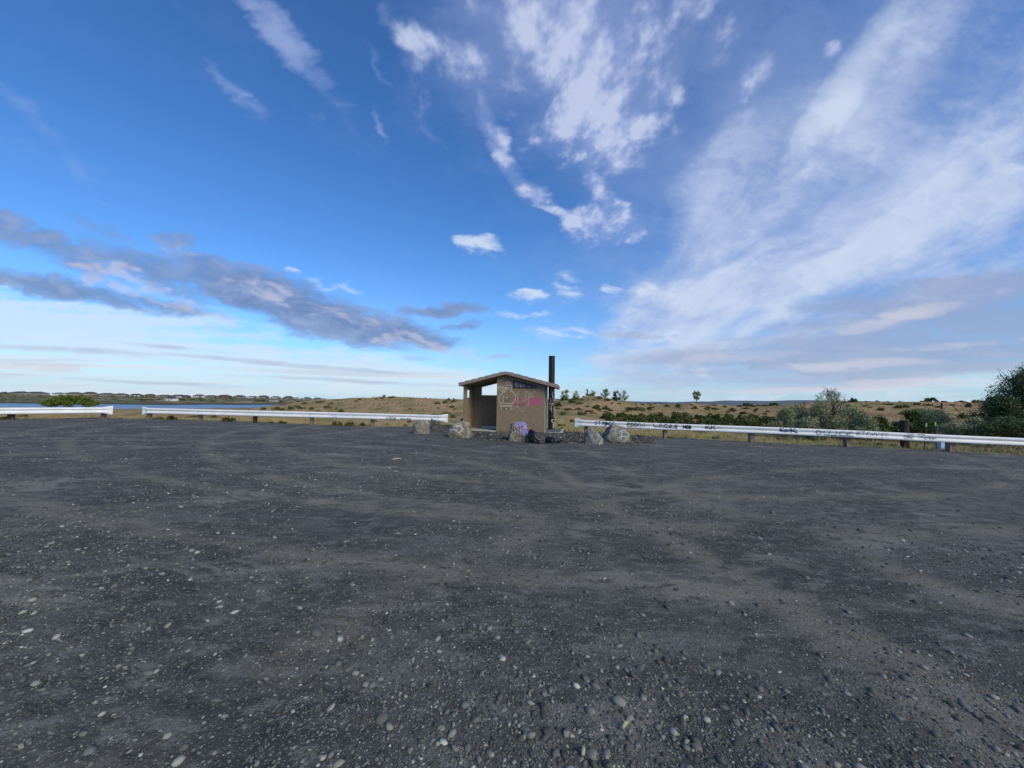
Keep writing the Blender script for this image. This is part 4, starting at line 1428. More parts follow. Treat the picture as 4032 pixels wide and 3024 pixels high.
# simple stroke letters on a unit cell (x 0..1, y 0 top .. 1 bottom)
G = {'L': [[(0, 0), (.1, .95), (.8, .9)]], 'O': [[(.5, 0), (.05, .5), (.45, 1), (.95, .5), (.5, 0)]], 'C': [[(.9, .1), (.3, .05), (.05, .55), (.4, 1), (.95, .85)]],
     'A': [[(0, 1), (.45, 0), (.95, 1)], [(.2, .6), (.8, .6)]], 'Y': [[(0, .1), (.4, .5)], [(.95, 0), (.3, 1)]], 'G': [[(.9, .15), (.3, .05), (.05, .6), (.5, 1), (.95, .7), (.5, .6)]],
     'T': [[(0, .05), (1, .05)], [(.5, .05), (.45, 1)]], 'S': [[(.95, .05), (.2, .15), (.3, .5), (.85, .6), (.7, .95), (0, .95)]], 'N': [[(0, 1), (.1, 0), (.8, 1), (.95, 0)]],
     'X': [[(0, 0), (1, 1)], [(1, 0), (0, 1)]], '2': [[(.05, .25), (.5, 0), (.9, .3), (.1, 1), (1, .95)]], 'P': [[(.1, 1), (.1, 0), (.8, .1), (.8, .45), (.1, .55)]],
     'D': [[(.1, 0), (.1, 1), (.8, .8), (.9, .3), (.1, 0)]], 'R': [[(.1, 1), (.1, 0), (.8, .15), (.2, .5), (.95, 1)]], 'K': [[(.1, 0), (.1, 1)], [(.95, 0), (.15, .5), (1, 1)]],
     'U': [[(.05, 0), (.1, .8), (.5, 1), (.9, .8), (.95, 0)]], 'J': [[(.8, 0), (.8, .8), (.4, 1), (0, .75)]], 'E': [[(.95, .05), (.1, .05), (.05, .95), (.95, .95)], [(.1, .5), (.7, .5)]],
     'V': [[(0, 0), (.45, 1), (.95, 0)]], 'I': [[(.5, 0), (.5, 1)]], 'W': [[(0, 0), (.25, 1), (.5, .3), (.75, 1), (1, 0)]], 'B': [[(.1, 0), (.1, 1), (.8, .8), (.2, .5), (.75, .2), (.1, 0)]], 'H': [[(.1, 0), (.1, 1)], [(.9, 0), (.9, 1)], [(.1, .5), (.9, .5)]]}


def word(txt, x0, y0, x1, y1, h, gap=.22):
    """letters from (x0,y0) to (x1,y1) top-left baseline in photograph points, height h"""
    out_ = []; n_ = len(txt)
    for i_, ch in enumerate(txt):
        a = i_ / n_; cw = (x1 - x0) / n_
        cx, cy = x0 + (x1 - x0) * a, y0 + (y1 - y0) * a
        for ln_ in G.get(ch, []):
            out_.append([(cx + u2 * cw * (1 - gap), cy + v2 * h) for u2, v2 in ln_])
    return out_


rail_tag(word('LOCAL', 1524, 1640, 1566, 1643, 11), 1545, 21.5, 1.5, prB, 'pblack', bB)
rail_tag(word('GYATS', 1578, 1646, 1620, 1648, 9, .1), 1600, 21.5, 1.6, prB, 'pblack', bB)
rail_tag([[(1305, 1634), (1330, 1638), (1312, 1641)], [(1370, 1638), (1400, 1636), (1385, 1642), (1410, 1643)]], 1350, 21.6, 3, prB, 'pgb', bB)
rail_tag(word('ST', 2342, 1658, 2368, 1659, 14, .2), 2350, 20, 1.7, prC, 'pblue', bC)
rail_tag(word('NX', 2372, 1659, 2402, 1661, 15, .0), 2385, 20, 1.6, prC, 'pblack', bC)
rail_tag([[(2374, 1659), (2404, 1673)], [(2378, 1676), (2402, 1662)], [(2380, 1676), (2392, 1670), (2408, 1677)]], 2385, 20, 1.5, prC, 'pblack', bC)
rail_tag(word('2', 2403, 1659, 2420, 1660, 14, 0), 2410, 20, 1.8, prC, 'pblue', bC)
rail_tag(word('PDDDOC', 2468, 1664, 2558, 1669, 14, .05), 2510, 19.5, 2.3, prC, 'pblack', bC)
rail_tag([[(2470, 1678), (2500, 1680), (2560, 1683)]], 2510, 19.5, 2.2, prC, 'pblack', bC)
rail_tag(word('LOCOS', 2572, 1668, 2670, 1673, 13, .1), 2610, 19.3, 2.2, prC, 'pblack', bC)
rail_tag([[(2578, 1681), (2620, 1683), (2668, 1686)]], 2610, 19.3, 1.8, prC, 'pblack', bC)
rail_tag(word('XCB', 2688, 1674, 2724, 1676, 13, .0) + [[(2690, 1680), (2722, 1683)]], 2700, 19, 2.4, prC, 'pblack', bC)
rail_tag(word('RK', 2776, 1673, 2820, 1676, 16, .05) + [[(2778, 1684), (2800, 1688)]], 2800, 18.6, 2.0, prC, 'pblack', bC)
rail_tag([[2.6, (2827, 1686), (2830, 1687)], [2.6, (2838, 1683), (2839, 1687)]], 2830, 18.6, 2.6, prC, 'pblack', bC)
rail_tag(word('GNK', 3066, 1684, 3136, 1688, 17, .05), 3100, 17.8, 2.0, prC, 'pblack', bC)
rail_tag([[(3070, 1694), (3138, 1700)], [(3068, 1686), (3095, 1704), (3110, 1690), (3140, 1704)]], 3100, 17.8, 2.2, prC, 'pblue', bC)
rail_tag(word('DUJCE', 3212, 1694, 3362, 1702, 17, .15), 3280, 17.2, 1.9, prC, 'pdg', bC)
rail_tag(word('KTENVST', 3372, 1698, 3500, 1706, 17, .2), 3430, 16.8, 1.8, prC, 'pdg', bC)
rail_tag([[2.4, (3258, 1714), (3360, 1716)]], 3300, 17, 1.8, prC, 'pdg', bC)
rail_tag(word('SK', 3556, 1712, 3590, 1714, 15, .0) + [[(3556, 1720), (3600, 1722)], [(3566, 1707), (3596, 1709)]], 3575, 16.5, 2.0, prC, 'pdg', bC)
rail_tag([[3, (3614, 1722), (3688, 1727)], [(3625, 1719), (3645, 1730)], [(3655, 1718), (3660, 1732)], [(3668, 1720), (3672, 1732)], [(3610, 1710), (3640, 1712)]], 3650, 16.3, 2.0, prC, 'pdg', bC)

# ------------------------------------------------------------------ posts and markers beyond the right guardrail
def ray_post(px0, py0, px1, py1, d, rad, mat, name, label, cat, seg=10, top=None):
    a = P(px0, py0, d); b_ = P(px1, py1, d)
    a.z = min(a.z, Hs(a.x, a.y)) - .15
    root = empty(name, (a.x, a.y, a.z))
    tag(root, label, cat)
    MB().tube([(0, 0, 0), tuple(b_ - a)], rad, seg).build('post' if top is None else 'stake', M[mat], root)
    if top:
        e = (b_ - a); L_ = e.length
        MB().tube([tuple(e * (1 - .16 / L_)), tuple(e * (1 + .006))], rad * 1.5, seg).build('painted_top', M[top], root)
    return root


ray_post(3564, 1768, 3560, 1656, 17.6, .165, 'dark_wood', 'wooden_post', 'thick dark round wooden post standing behind the right guardrail', 'post', 16)
ray_post(3636, 1775, 3647, 1666, 17.0, .022, 'steel', 'marker_stake', 'thin steel stake with lime top leaning right, nearer the thick dark post', 'stake', 6, 'lime')
ray_post(3688, 1778, 3682, 1663, 17.0, .022, 'steel', 'marker_stake', 'thin steel stake with lime top leaning left, nearer the pale blue panel', 'stake', 6, 'lime')
bp = P(3714, 1764, 17.2); bp.z = Hs(bp.x, bp.y)
r0 = empty('utility_box', (bp.x, bp.y, bp.z - .05))
tag(r0, 'pale blue utility box low behind the right guardrail beside its post', 'box')
MB().box((-.16, -.06, .0), (.17, .1, .42)).build('cabinet', M['blue_panel'], r0, bevel=.01)
MB().box((-.175, -.075, .42), (.185, .115, .45)).build('lid', M['blue_panel'], r0, bevel=.008)
p_, d_ = ground_at(3707, 1612)
ray_post(3707, 1612, 3708, 1588, d_, .14, 'dark_wood', 'wooden_post', 'dark wooden post standing alone on the far right hillside', 'post')
p_, d_ = ground_at(3800, 1640)
t_ = P(3752, 1600, d_)
rp_ = empty('leaning_pole', (p_.x, p_.y, p_.z - .1)); tag(rp_, 'rusty pole leaning left on the grass slope at the far right', 'pole')
M['rust'] = pmat('rusty_iron', (.12, .05, .03), (.07, .035, .025), 8, .9)
MB().tube([(0, 0, 0), (t_.x - p_.x, t_.y - p_.y, t_.z - p_.z + .1)], .05, 8).build('pole', M['rust'], rp_)
ray_post(1819, 1662, 1819, 1647, 27, .09, 'dark_wood', 'wooden_post', 'short dark wooden post in the grass just left of the restroom', 'post')


# ------------------------------------------------------------------ boulders
def boulder(name, label, px0, px1, ytop, ybase, col1, col2, seed, cuts=9, depth=.8, tilt=0, col3=None, group='boulders lining the lot in front of the restroom', d=None, spray=None, low=.0):
    cx = (px0 + px1) / 2
    if d is None:
        d = 1.6 / max(.02, -ray(cx, ybase).z)
        for _ in range(5):
            rr_ = ray(cx, ybase); d = (EYE - lz(rr_.x * d, d)) / -rr_.z
    rr_ = ray(cx, ybase)
    w_ = (px1 - px0) / F * d; h_ = (ybase - ytop) / F * d * 1.05
    g = np.random.default_rng(seed)
    v = ICO5[0].copy()
    v = np.sign(v) * np.abs(v) ** .78
    v /= np.abs(v).max()
    for _ in range(cuts):
        n_ = g.standard_normal(3); n_[2] = abs(n_[2]) * .8; n_ /= np.linalg.norm(n_)
        c_ = g.uniform(.62, .88)
        dd = v @ n_ - c_
        v -= np.where(dd > 0, dd * .92, 0)[:, None] * n_
    v[:, 2] = np.maximum(v[:, 2], -.45)
    nrm_ = v / np.linalg.norm(v, axis=1)[:, None]
    nz_ = fbm(v[:, 0] * 2.3 + v[:, 2] * 1.3 + seed, v[:, 1] * 2.3 - v[:, 2] * 1.9, seed, 5)
    v += nrm_ * (.09 * nz_ - .10 * np.abs(fbm(v[:, 0] * 1.7 + seed, v[:, 2] * 1.7 + v[:, 1], seed + 2, 3)))[:, None]
    nz2 = fbm(v[:, 0] * 9 + v[:, 2] * 7, v[:, 1] * 9 - v[:, 2] * 6, seed + 4, 3)
    v += nrm_ * (.034 * nz2 + .05 * np.abs(fbm(v[:, 0] * 4 + 3 * v[:, 2], v[:, 1] * 4 - 3 * v[:, 2], seed + 7, 3)))[:, None]
    ct, st_ = math.cos(tilt), math.sin(tilt)
    x_ = v[:, 0] * ct - v[:, 2] * st_; z_ = v[:, 0] * st_ + v[:, 2] * ct
    v[:, 0], v[:, 2] = x_, z_
    mn, mx = v.min(0), v.max(0)
    v = (v - mn) / (mx - mn)
    v[:, 0] = (v[:, 0] - .5) * w_; v[:, 1] = v[:, 1] * w_ * depth; v[:, 2] = v[:, 2] * (h_ + .06) - .06
    m_ = pmat(name + '_stone', col1, tuple(c_ * w__ for c_, w__ in zip(col2, (1.3, 1.22, 1.1))), 5.5, .9, 1.0, 26, c3=col3 or tuple(c_ * .5 for c_ in col1), lo=.4, hi=.6)
    if spray:
        q_ = NT(m_.node_tree); bb = q_.n['Principled BSDF']
        old = bb.inputs['Base Color'].links[0].from_socket
        oc = q_.add('ShaderNodeTexCoord').outputs['Object']
        for (sx, sy, sz, rx, rz_, cc) in spray:
            e = q_.mapping(oc, loc=(sx * w_, sy, sz * h_), scale=(rx * w_, 1.0, rz_ * h_), typ='TEXTURE')
            e = q_.vm('ADD', e, q_.vm('SCALE', q_.vm('SUBTRACT', q_.noise(oc, 9, 4, color=True), (.5, .5, .5)), scale=.7))
            old = q_.mix(q_.m('MULTIPLY', q_.mr(q_.vm('LENGTH', e), .6, 1.05, 1, 0), .8), old, cc)
        q_.l.new(old, bb.inputs['Base Color'])
    yb = d
    bx_ = rr_.x * (d + .15 * w_)
    o = meshobj(name, v, ICO5[1], m_, None, smooth=True)
    o.location = (bx_, yb, lz(bx_, yb))
    tag(o, label, 'boulder', group)
    bpy.context.view_layer.update()
    bvh = BVHTree.FromPolygons([o.matrix_world @ v_.co for v_ in o.data.vertices], [tuple(p.vertices) for p in o.data.polygons])

    def pr(p):
        r_ = ray(p[0], p[1]).normalized(); hit = bvh.ray_cast(Vector((0, 0, EYE)), r_)
        return hit[0] - r_ * .008 if hit[0] else None
    return o, pr


GR1, GR2 = (.17, .155, .125), (.25, .23, .19)
boulder('boulder', 'squat tan grey boulder standing left of the dark boulder under the guardrail end', 1621, 1688, 1656, 1709, GR1, GR2, 3, col3=(.13, .10, .085), cuts=7)
boulder('boulder', 'small dark grey boulder just under the flared guardrail end', 1682, 1733, 1650, 1693, (.065, .065, .068), (.12, .115, .11), 8, cuts=8, d=20.0)
o3, p3 = boulder('boulder', 'brown boulder with a white spray-painted loop left of the restroom front wall', 1756, 1857, 1663, 1725, (.15, .125, .10), (.24, .215, .165), 12, cuts=6, col3=(.12, .075, .07))
ZB = zc(1600, 1620, 7.373)
strokes('graffiti_lettering', [ZB(l) for l in [[(1225, 560), (1265, 530), (1360, 520), (1480, 530), (1470, 555), (1400, 545), (1230, 565)], [(1250, 455), (1300, 450)],
                                     [(1360, 510), (1400, 430), (1480, 405), (1605, 400)], [2.4, (1445, 450), (1540, 432), (1600, 455), (1640, 500), (1590, 570), (1515, 625), (1470, 580), (1420, 590)]]], 1.9, p3, M['pw'], o3)
o4, p4 = boulder('boulder', 'boulder sprayed violet and red with white letters before the restroom front wall', 1998, 2094, 1666, 1740, (.17, .135, .10), (.23, .20, .15), 27, cuts=4,
                 spray=[(.14, .3, .78, .42, .30, (.28, .25, .52)), (.2, .2, .5, .22, .25, (.25, .22, .45)), (-.1, .3, .66, .26, .14, (.10, .06, .08))])
ZR = zc(1980, 1640, 8.508)
strokes('graffiti_lettering', [ZR(l) for l in [[3.6, (330, 480), (400, 430), (430, 400), (480, 380)], [4.5, (450, 400), (500, 400), (520, 430)], [4, (530, 440), (560, 500), (560, 560)], [3, (390, 300), (410, 390)],
                                     [3, (540, 310), (690, 330)], [3, (640, 430), (660, 460)], [3.5, (790, 420), (830, 500)], [3, (660, 320), (690, 350)]]], 3, p4, M['pred'], o4)


def off(pr, dd):
    def f_(p):
        h_ = pr(p)
        return h_ - ray(p[0], p[1]).normalized() * dd if h_ else None
    return f_


strokes('graffiti_lettering', [ZR(l) for l in [[(270, 600), (310, 540), (390, 490), (500, 460), (520, 540), (530, 610)], [(440, 390), (490, 255), (515, 460)], [(380, 290), (405, 430), (430, 460), (385, 550)],
                                     [(580, 265), (580, 450), (580, 640)], [(580, 440), (660, 395), (790, 345), (825, 400)], [(580, 440), (640, 480), (700, 530), (720, 590), (780, 640)], [(690, 560), (720, 655)]]], 1.7, off(p4, .006), M['pw'], o4)
o5, p5 = boulder('boulder', 'smaller pale grey boulder right of the black bags, white streaks on its right side', 2302, 2381, 1692, 1750, (.15, .15, .14), (.24, .23, .205), 37, cuts=5, col3=(.10, .10, .105))
ZS = zc(2270, 1630, 8.848)
strokes('graffiti_lettering', [ZS(l) for l in [[(750, 700), (820, 740), (880, 770)], [(700, 750), (790, 780), (840, 820)], [2.2, (910, 665), (955, 720), (950, 790), (890, 880), (830, 980), (795, 1060)], [(890, 800), (940, 840)]]], 1.6, p5, M['pw'], o5)
o6, p6 = boulder('boulder', 'largest grey boulder with a white letter sprayed on it, against the right guardrail', 2374, 2487, 1677, 1744, (.14, .135, .12), (.22, .205, .17), 48, cuts=5, col3=(.09, .085, .085))
strokes('graffiti_lettering', [ZS(l) for l in [[(1580, 535), (1575, 700), (1555, 850)], [(1455, 640), (1560, 590)], [(1590, 580), (1690, 570), (1750, 600)], [(1590, 640), (1700, 620), (1790, 660), (1805, 740), (1770, 810), (1640, 780), (1550, 780), (1465, 830)]]], 1.8, p6, M['pw'], o6)


# ------------------------------------------------------------------ black rubbish bags
def bag(label, px0, px1, ytop, ybase, seed, skew, tie):
    cx = (px0 + px1) / 2; rr_ = ray(cx, ybase); d = 15.2
    for _ in range(5):
        d = (EYE - lz(rr_.x * d, d)) / -rr_.z
    w_ = (px1 - px0) / F * d; h_ = (ybase - ytop) / F * d
    v = ICO5[0].copy()
    r1 = fbm(v[:, 0] * 1.3 + seed, v[:, 1] * 1.3 + v[:, 2], seed, 2)
    fold = np.abs(fbm(v[:, 0] * 3.0 + v[:, 2] * 2.2 + seed, v[:, 1] * 3.0 - v[:, 2] * 2.6, seed + 9, 2))
    v *= (1 + .30 * r1 - .34 * np.minimum(fold, .35))[:, None]
    v[:, 2] = np.maximum(v[:, 2], -.42)
    mn, mx = v.min(0), v.max(0); v = (v - mn) / (mx - mn)
    xx = v[:, 0] * 2 - 1
    env = skew(v[:, 0])
    v[:, 2] *= env
    v[:, 0] = xx * w_ / 2; v[:, 1] = v[:, 1] * .55; v[:, 2] = v[:, 2] * h_ * 1.06 - .02
    root = empty('rubbish_bag', (rr_.x * d, d, lz(rr_.x * d, d)))
    tag(root, label, 'rubbish bag', 'black plastic bags slumped beside the painted boulder')
    meshobj('sack', v, ICO5[1], M['bag'], root, smooth=True)
    mb = MB(); g = random.Random(seed)
    for _ in range(5):
        a = g.uniform(-.6, .6)
        mb.tube([(tie * w_ * .46, .25, .08), (tie * (w_ * .46 + .09), .25 + a * .1, .06 + g.uniform(0, .1))], [.03, .012], 6)
    mb.build('knot', M['bag'], root, smooth=True)


bag('larger slumped black bag leaning against the violet painted boulder', 2076, 2160, 1686, 1747, 5, lambda t: np.clip(1.1 - 1.15 * np.clip(t - .08, 0, 1), .16, 1) * sst(-.30, .08, t), 1)
bag('smaller low black bag lying right of the larger bag', 2148, 2210, 1716, 1747, 9, lambda t: np.clip(1.05 - .5 * t, .3, 1), 1)

# sticks on the gravel
for (xa, ya, xb, yb, lb) in ((2450, 2872, 2474, 2848, 'short pale yellow stick lying on the gravel near dark stones'), (2294, 2984, 2300, 2952, 'flat pale wood chip at the very front of the gravel lot'),
                             (2200, 1727, 2222, 1720, 'thin pale stick on the crushed rock right of the small black bag'), (1545, 1818, 1580, 1814, 'pale scrap of wood lying on the gravel before the left boulders')):
    a = ray(xa, ya); b_ = ray(xb, yb)
    da = EYE / -a.z; db = EYE / -b_.z
    A_ = Vector((a.x * da, da, 0)); B_ = Vector((b_.x * db, db, 0))
    za = lz(A_.x, A_.y) + .012
    g = random.Random(xa); mid_ = (B_ - A_) * .5 + Vector((0, 0, .012))
    o = MB().tube([(0, 0, 0), tuple(mid_), tuple(B_ - A_)], [.006 + da * .0012, .008 + da * .0012, .005 + da * .001], 6).build('stick', pmat('bleached_wood', (.42, .36, .22), (.32, .27, .17), 30), smooth=True)
    o.location = (A_.x, A_.y, za + .004)
    tag(o, lb, 'stick')

# ------------------------------------------------------------------ shrubs on the land
S4 = [(1575, 182, 34, 22), (1645, 192, 90, 24), (1555, 200, 60, 20), (1505, 208, 35, 18), (1365, 212, 44, 24), (1175, 214, 38, 14), (1010, 235, 60, 25), (1050, 222, 30, 12),
      (1110, 250, 50, 24), (880, 248, 76, 24), (815, 268, 60, 20), (835, 280, 60, 20), (865, 288, 90, 22), (945, 295, 55, 32), (1085, 288, 76, 40), (1000, 310, 60, 16, 'brown'),
      (1200, 315, 60, 34, 'dark'), (755, 295, 74, 37), (640, 298, 94, 32), (520, 298, 64, 30), (697, 300, 50, 26), (1160, 295, 30, 20), (1800, 292, 40, 14), (1808, 202, 22, 12),
      (1935, 195, 16, 9), (1975, 192, 16, 9), (2045, 285, 38, 12), (2135, 215, 54, 27), (2185, 230, 54, 42), (2110, 240, 54, 32), (2040, 245, 62, 28), (2165, 275, 62, 28),
      (2195, 298, 50, 16), (2120, 330, 92, 26), (2180, 365, 64, 37), (1900, 340, 136, 22, 'silver'), (2010, 342, 80, 14)]
for _ in range(22):
    a = random.uniform(1150, 2200); S4.append((a, random.uniform(215, 300), random.uniform(10, 26), random.uniform(6, 13)))
shrub_zone(S4, 800, 1480, 2.212, 'on the hill left of the restroom', 'bushes on the hill left of the restroom')
S4b = [(90, 368, 95, 32), (225, 400, 104, 62), (690, 418, 95, 38), (1165, 435, 104, 62, 'brown'), (1275, 440, 104, 66), (1385, 440, 64, 37), (1765, 440, 34, 37, 'silver'), (1800, 405, 62, 22),
       (600, 408, 40, 14), (1600, 430, 60, 20, 'brown'), (1500, 400, 50, 16)]
shrub_zone(S4b, 800, 1480, 2.212, 'below the long left guardrail', 'bushes seen below the long left guardrail')
S3 = [(30, 480, 95, 52), (265, 458, 135, 42), (490, 495, 95, 37), (735, 468, 52, 12, 'brown'), (1720, 485, 135, 62), (1860, 480, 125, 57), (2110, 460, 155, 47), (2130, 500, 62, 22), (1955, 352, 60, 18, 'brown'), (700, 490, 60, 16), (1300, 470, 70, 14)]
shrub_zone(S3, 0, 1480, 2.765, 'beyond the far left guardrail', 'bushes beyond the far left guardrail')
S5 = [(120, 300, 104, 54), (250, 265, 104, 64), (300, 235, 64, 32), (180, 235, 84, 42), (345, 240, 42, 22), (320, 275, 84, 27), (365, 190, 27, 17), (435, 192, 62, 32), (460, 240, 32, 22),
      (510, 225, 72, 36), (585, 240, 72, 32), (410, 235, 16, 20), (640, 270, 27, 20), (705, 272, 62, 20), (495, 320, 104, 58, 'dark'), (575, 325, 84, 47), (810, 330, 88, 43), (880, 310, 37, 20),
      (905, 335, 72, 32), (1005, 325, 77, 34), (1280, 300, 42, 36), (1285, 312, 42, 22), (870, 278, 32, 18), (930, 285, 52, 22), (985, 270, 30, 14), (1050, 272, 32, 12), (1110, 272, 32, 12),
      (1165, 278, 32, 14), (1010, 285, 37, 16), (1175, 300, 72, 14), (1555, 330, 62, 32), (1635, 328, 82, 30), (1725, 305, 52, 24), (1800, 345, 88, 44), (1920, 370, 82, 32), (1690, 385, 52, 20),
      (1590, 378, 62, 20), (245, 450, 72, 42, 'dark'), (150, 490, 82, 37), (155, 515, 62, 24), (350, 380, 110, 50, 'brown'), (310, 330, 70, 32, 'brown'), (210, 330, 90, 30, 'brown'), (420, 350, 100, 30, 'brown'),
      (1400, 285, 60, 12, 'brown'), (1500, 300, 40, 14), (1870, 300, 60, 22), (1620, 290, 70, 18), (1950, 295, 50, 40, 'dark'), (1915, 290, 40, 45, 'dark'), (1985, 292, 45, 36, 'dark'), (2050, 290, 70, 16), (2150, 290, 80, 16), (1420, 320, 60, 16)]
g = random.Random(12)
for _ in range(46):
    S5.append((g.uniform(100, 2200), g.uniform(292, 400), g.uniform(34, 80), g.uniform(14, 30)) + (('brown',) if g.random() < .3 else ()))
shrub_zone(S5, 2150, 1480, 2.458, 'on the mounds right of the restroom', 'bushes on the mounds right of the restroom')
belt = []
g = random.Random(5)
for row, (yb, hh_, n_, w0) in enumerate(((412, 66, 16, 170), (442, 78, 17, 180), (482, 84, 14, 190))):
    for i_ in range(n_):
        belt.append((540 + (2230 - 540) * (i_ + g.uniform(.1, .9)) / n_ + row * 20, yb + g.uniform(-8, 8) + (i_ / n_) * 22, w0 * g.uniform(.75, 1.25), hh_ * g.uniform(.7, 1.25), 'dark' if g.random() < .72 else 'sage'))
shrub_zone(belt, 2150, 1480, 2.458, 'in the thicket behind the right guardrail', 'thicket of bushes behind the right guardrail')
S5c = [(1640, 612, 115, 38, 'silver'), (1480, 548, 150, 26), (890, 590, 84, 20), (1200, 600, 60, 14), (1780, 600, 60, 26, 'silver'), (2060, 560, 100, 24), (1350, 600, 40, 14, 'silver')]
shrub_zone(S5c, 2150, 1480, 2.458, 'in the grass under the right guardrail', 'low bushes under the right guardrail')
S6 = [(770, 350, 74, 44, 'dark'), (1440, 340, 104, 48), (1810, 340, 74, 42, 'brown'), (880, 332, 32, 10), (975, 332, 32, 10), (1060, 332, 32, 9), (1160, 332, 32, 10), (1360, 340, 52, 12), (1530, 345, 62, 12), (1675, 350, 84, 16),
      (1745, 395, 52, 52), (1310, 375, 54, 32, 'brown'), (1160, 400, 84, 32), (1210, 395, 62, 32, 'brown'), (1005, 425, 62, 42), (915, 400, 42, 14), (870, 385, 52, 16), (730, 385, 42, 16), (1690, 490, 80, 56, 'dark'),
      (110, 380, 84, 32), (30, 385, 62, 16), (1600, 380, 60, 18, 'brown'), (1480, 395, 60, 20), (1900, 350, 70, 20), (640, 345, 50, 14), (1240, 460, 160, 50, 'dark'), (1080, 375, 90, 20, 'brown'), (1400, 380, 90, 24, 'brown')]
shrub_zone(S6, 3000, 1420, 2.143, 'on the right-hand grassy ridge', 'bushes on the right-hand grassy ridge')
S6b = [(160, 668, 84, 22, 'brown'), (370, 655, 95, 32, 'silver'), (470, 660, 70, 24, 'brown'), (1090, 738, 84, 34, 'dark'), (1000, 722, 74, 34, 'dark'), (860, 730, 100, 28), (1880, 745, 170, 74, 'brown'), (1830, 790, 100, 84, 'silver'), (2000, 800, 115, 44, 'silver'),
       (1300, 720, 60, 20), (2150, 790, 110, 40, 'brown')]
shrub_zone(S6b, 3000, 1420, 2.143, 'at the foot of the far right guardrail', 'low bushes at the foot of the far right guardrail', dmin=16.5)


# ------------------------------------------------------------------ trees
def tree(name, label, cat, base, cl, n, ls, mat, seed, trunk_h, spread, tr=.06, branches=6, group=None, twigs=0):
    """cl: crown clumps (x,y,z,rx,ry,rz) relative to base"""
    root = empty(name, base)
    tag(root, label, cat, group)
    g = random.Random(seed)
    mb = MB()
    mb.tube([(0, 0, -.3), (g.uniform(-.05, .05) * spread, 0, trunk_h * .5), (g.uniform(-.1, .1) * spread, 0, trunk_h)], [tr, tr * .8, tr * .6], 8)
    for i_ in range(branches):
        c_ = cl[g.randrange(len(cl))]
        s_ = (0, 0, trunk_h * g.uniform(.3, .95))
        m_ = ((s_[0] + c_[0]) / 2 + g.uniform(-.1, .1) * spread, (s_[1] + c_[1]) / 2, s_[2] * .4 + c_[2] * .6)
        mb.tube([s_, m_, (c_[0], c_[1], c_[2] + c_[5] * .4)], [tr * .5, tr * .35, tr * .12], 5)
    for i_ in range(twigs):
        c_ = cl[g.randrange(len(cl))]
        e = (c_[0] + g.uniform(-1, 1) * c_[3], c_[1] + g.uniform(-1, 1) * c_[4], c_[2] + c_[5] * g.uniform(.8, 1.5))
        mb.tube([(c_[0], c_[1], c_[2]), ((c_[0] + e[0]) / 2 + .05, (c_[1] + e[1]) / 2, (c_[2] + e[2]) / 2), e], [tr * .25, tr * .15, tr * .06], 4)
    mb.build('trunk', M['bark'], root)
    v, f = leaves(cl, n, ls, seed)
    meshobj('crown', v, f, M[mat], root)
    return root


def px_tree(name, label, cat, cx, base_y, top_y, w_px, mat, seed, d=None, nc=9, n=1600, ls=None, trunk=.3, group=None, shape='round', branches=6, airy=.9, twigs=0, dmin=19.0):
    if d is None:
        p, d = ground_at(cx, base_y, dmin)
    else:
        r_ = ray(cx, base_y); p = Vector((r_.x * d, d, 0)); p.z = Hs(p.x, p.y)
    topz = P(cx, top_y, d).z
    h = max(topz - p.z, .5); w_ = w_px / F * d
    g = random.Random(seed); cl = []
    z0 = h * trunk
    for i_ in range(nc):
        t = g.random() ** (1.5 if trunk < .01 else 1)
        if shape == 'flat':
            rx = w_ / 2 * math.sqrt(g.random()) * .85; a = g.uniform(0, 6.28)
            cl.append((rx * math.cos(a), rx * math.sin(a) * .7, z0 + (h - z0) * (.25 + .65 * (1 - (rx / (w_ / 2)) ** 2)) * g.uniform(.7, 1), w_ * g.uniform(.08, .16), w_ * g.uniform(.08, .16), (h - z0) * g.uniform(.14, .26)))
        else:
            wid = w_ / 2 * (1 - abs(t - .42) * 1.1) * .8
            a = g.uniform(0, 6.28); rr__ = wid * math.sqrt(g.random())
            rc = w_ * g.uniform(.12, .24) * airy
            cl.append((rr__ * math.cos(a), rr__ * math.sin(a), z0 + (h - z0) * (.12 + t * .76), rc, rc, min(rc * 1.1, h * .2)))
    return tree(name, label, cat, (p.x, p.y, p.z), cl, n, ls or w_ * .03, mat, seed, h * (trunk + .35), w_, max(.03, h * .022), branches, group, twigs)


# large green tree by the lake
px_tree('broad_tree', 'broad flat-topped bright green tree by the lake behind the far left guardrail', 'tree', 283, 1606, 1556, 190, 'fresh', 5, d=110, nc=60, n=16000, ls=.20, trunk=.08, shape='flat', branches=12)
# trees on the mound right of the restroom
tg = 'small trees on the mound right of the restroom'
for (a, b_, t_, w_, mt, sd, lb, n_) in [
    (2226, 1573, 1535, 38, 'thin', 11, 'leafy tree on the slope just right of the black pipe', 1300),
    (2268, 1568, 1539, 28, 'thin', 12, 'paler small tree second from the black pipe', 900),
    (2312, 1552, 1531, 16, 'thin', 13, 'tiny ragged tree on the very top of the mound', 400),
    (2336, 1551, 1536, 26, 'thin', 14, 'low spreading tree on the mound top beside the tiny ragged one', 500),
    (2382, 1562, 1530, 34, 'thin', 15, 'slanting feathery tree right of the mound top', 1000),
    (2428, 1577, 1536, 34, 'dark', 16, 'dense dark tree right of the mound beside a sparse grey one', 1600),
    (2458, 1580, 1534, 40, 'thin', 17, 'sparse tree with bare grey branches right of the dense dark tree', 600)]:
    px_tree('small_tree', lb, 'tree', a, b_ + 3, t_, w_ * 1.3, mt, sd, nc=18, n=int(n_ * 2.2), trunk=.0, group=tg, branches=14, airy=.85, ls=.05, twigs=30 if sd == 17 else 4)
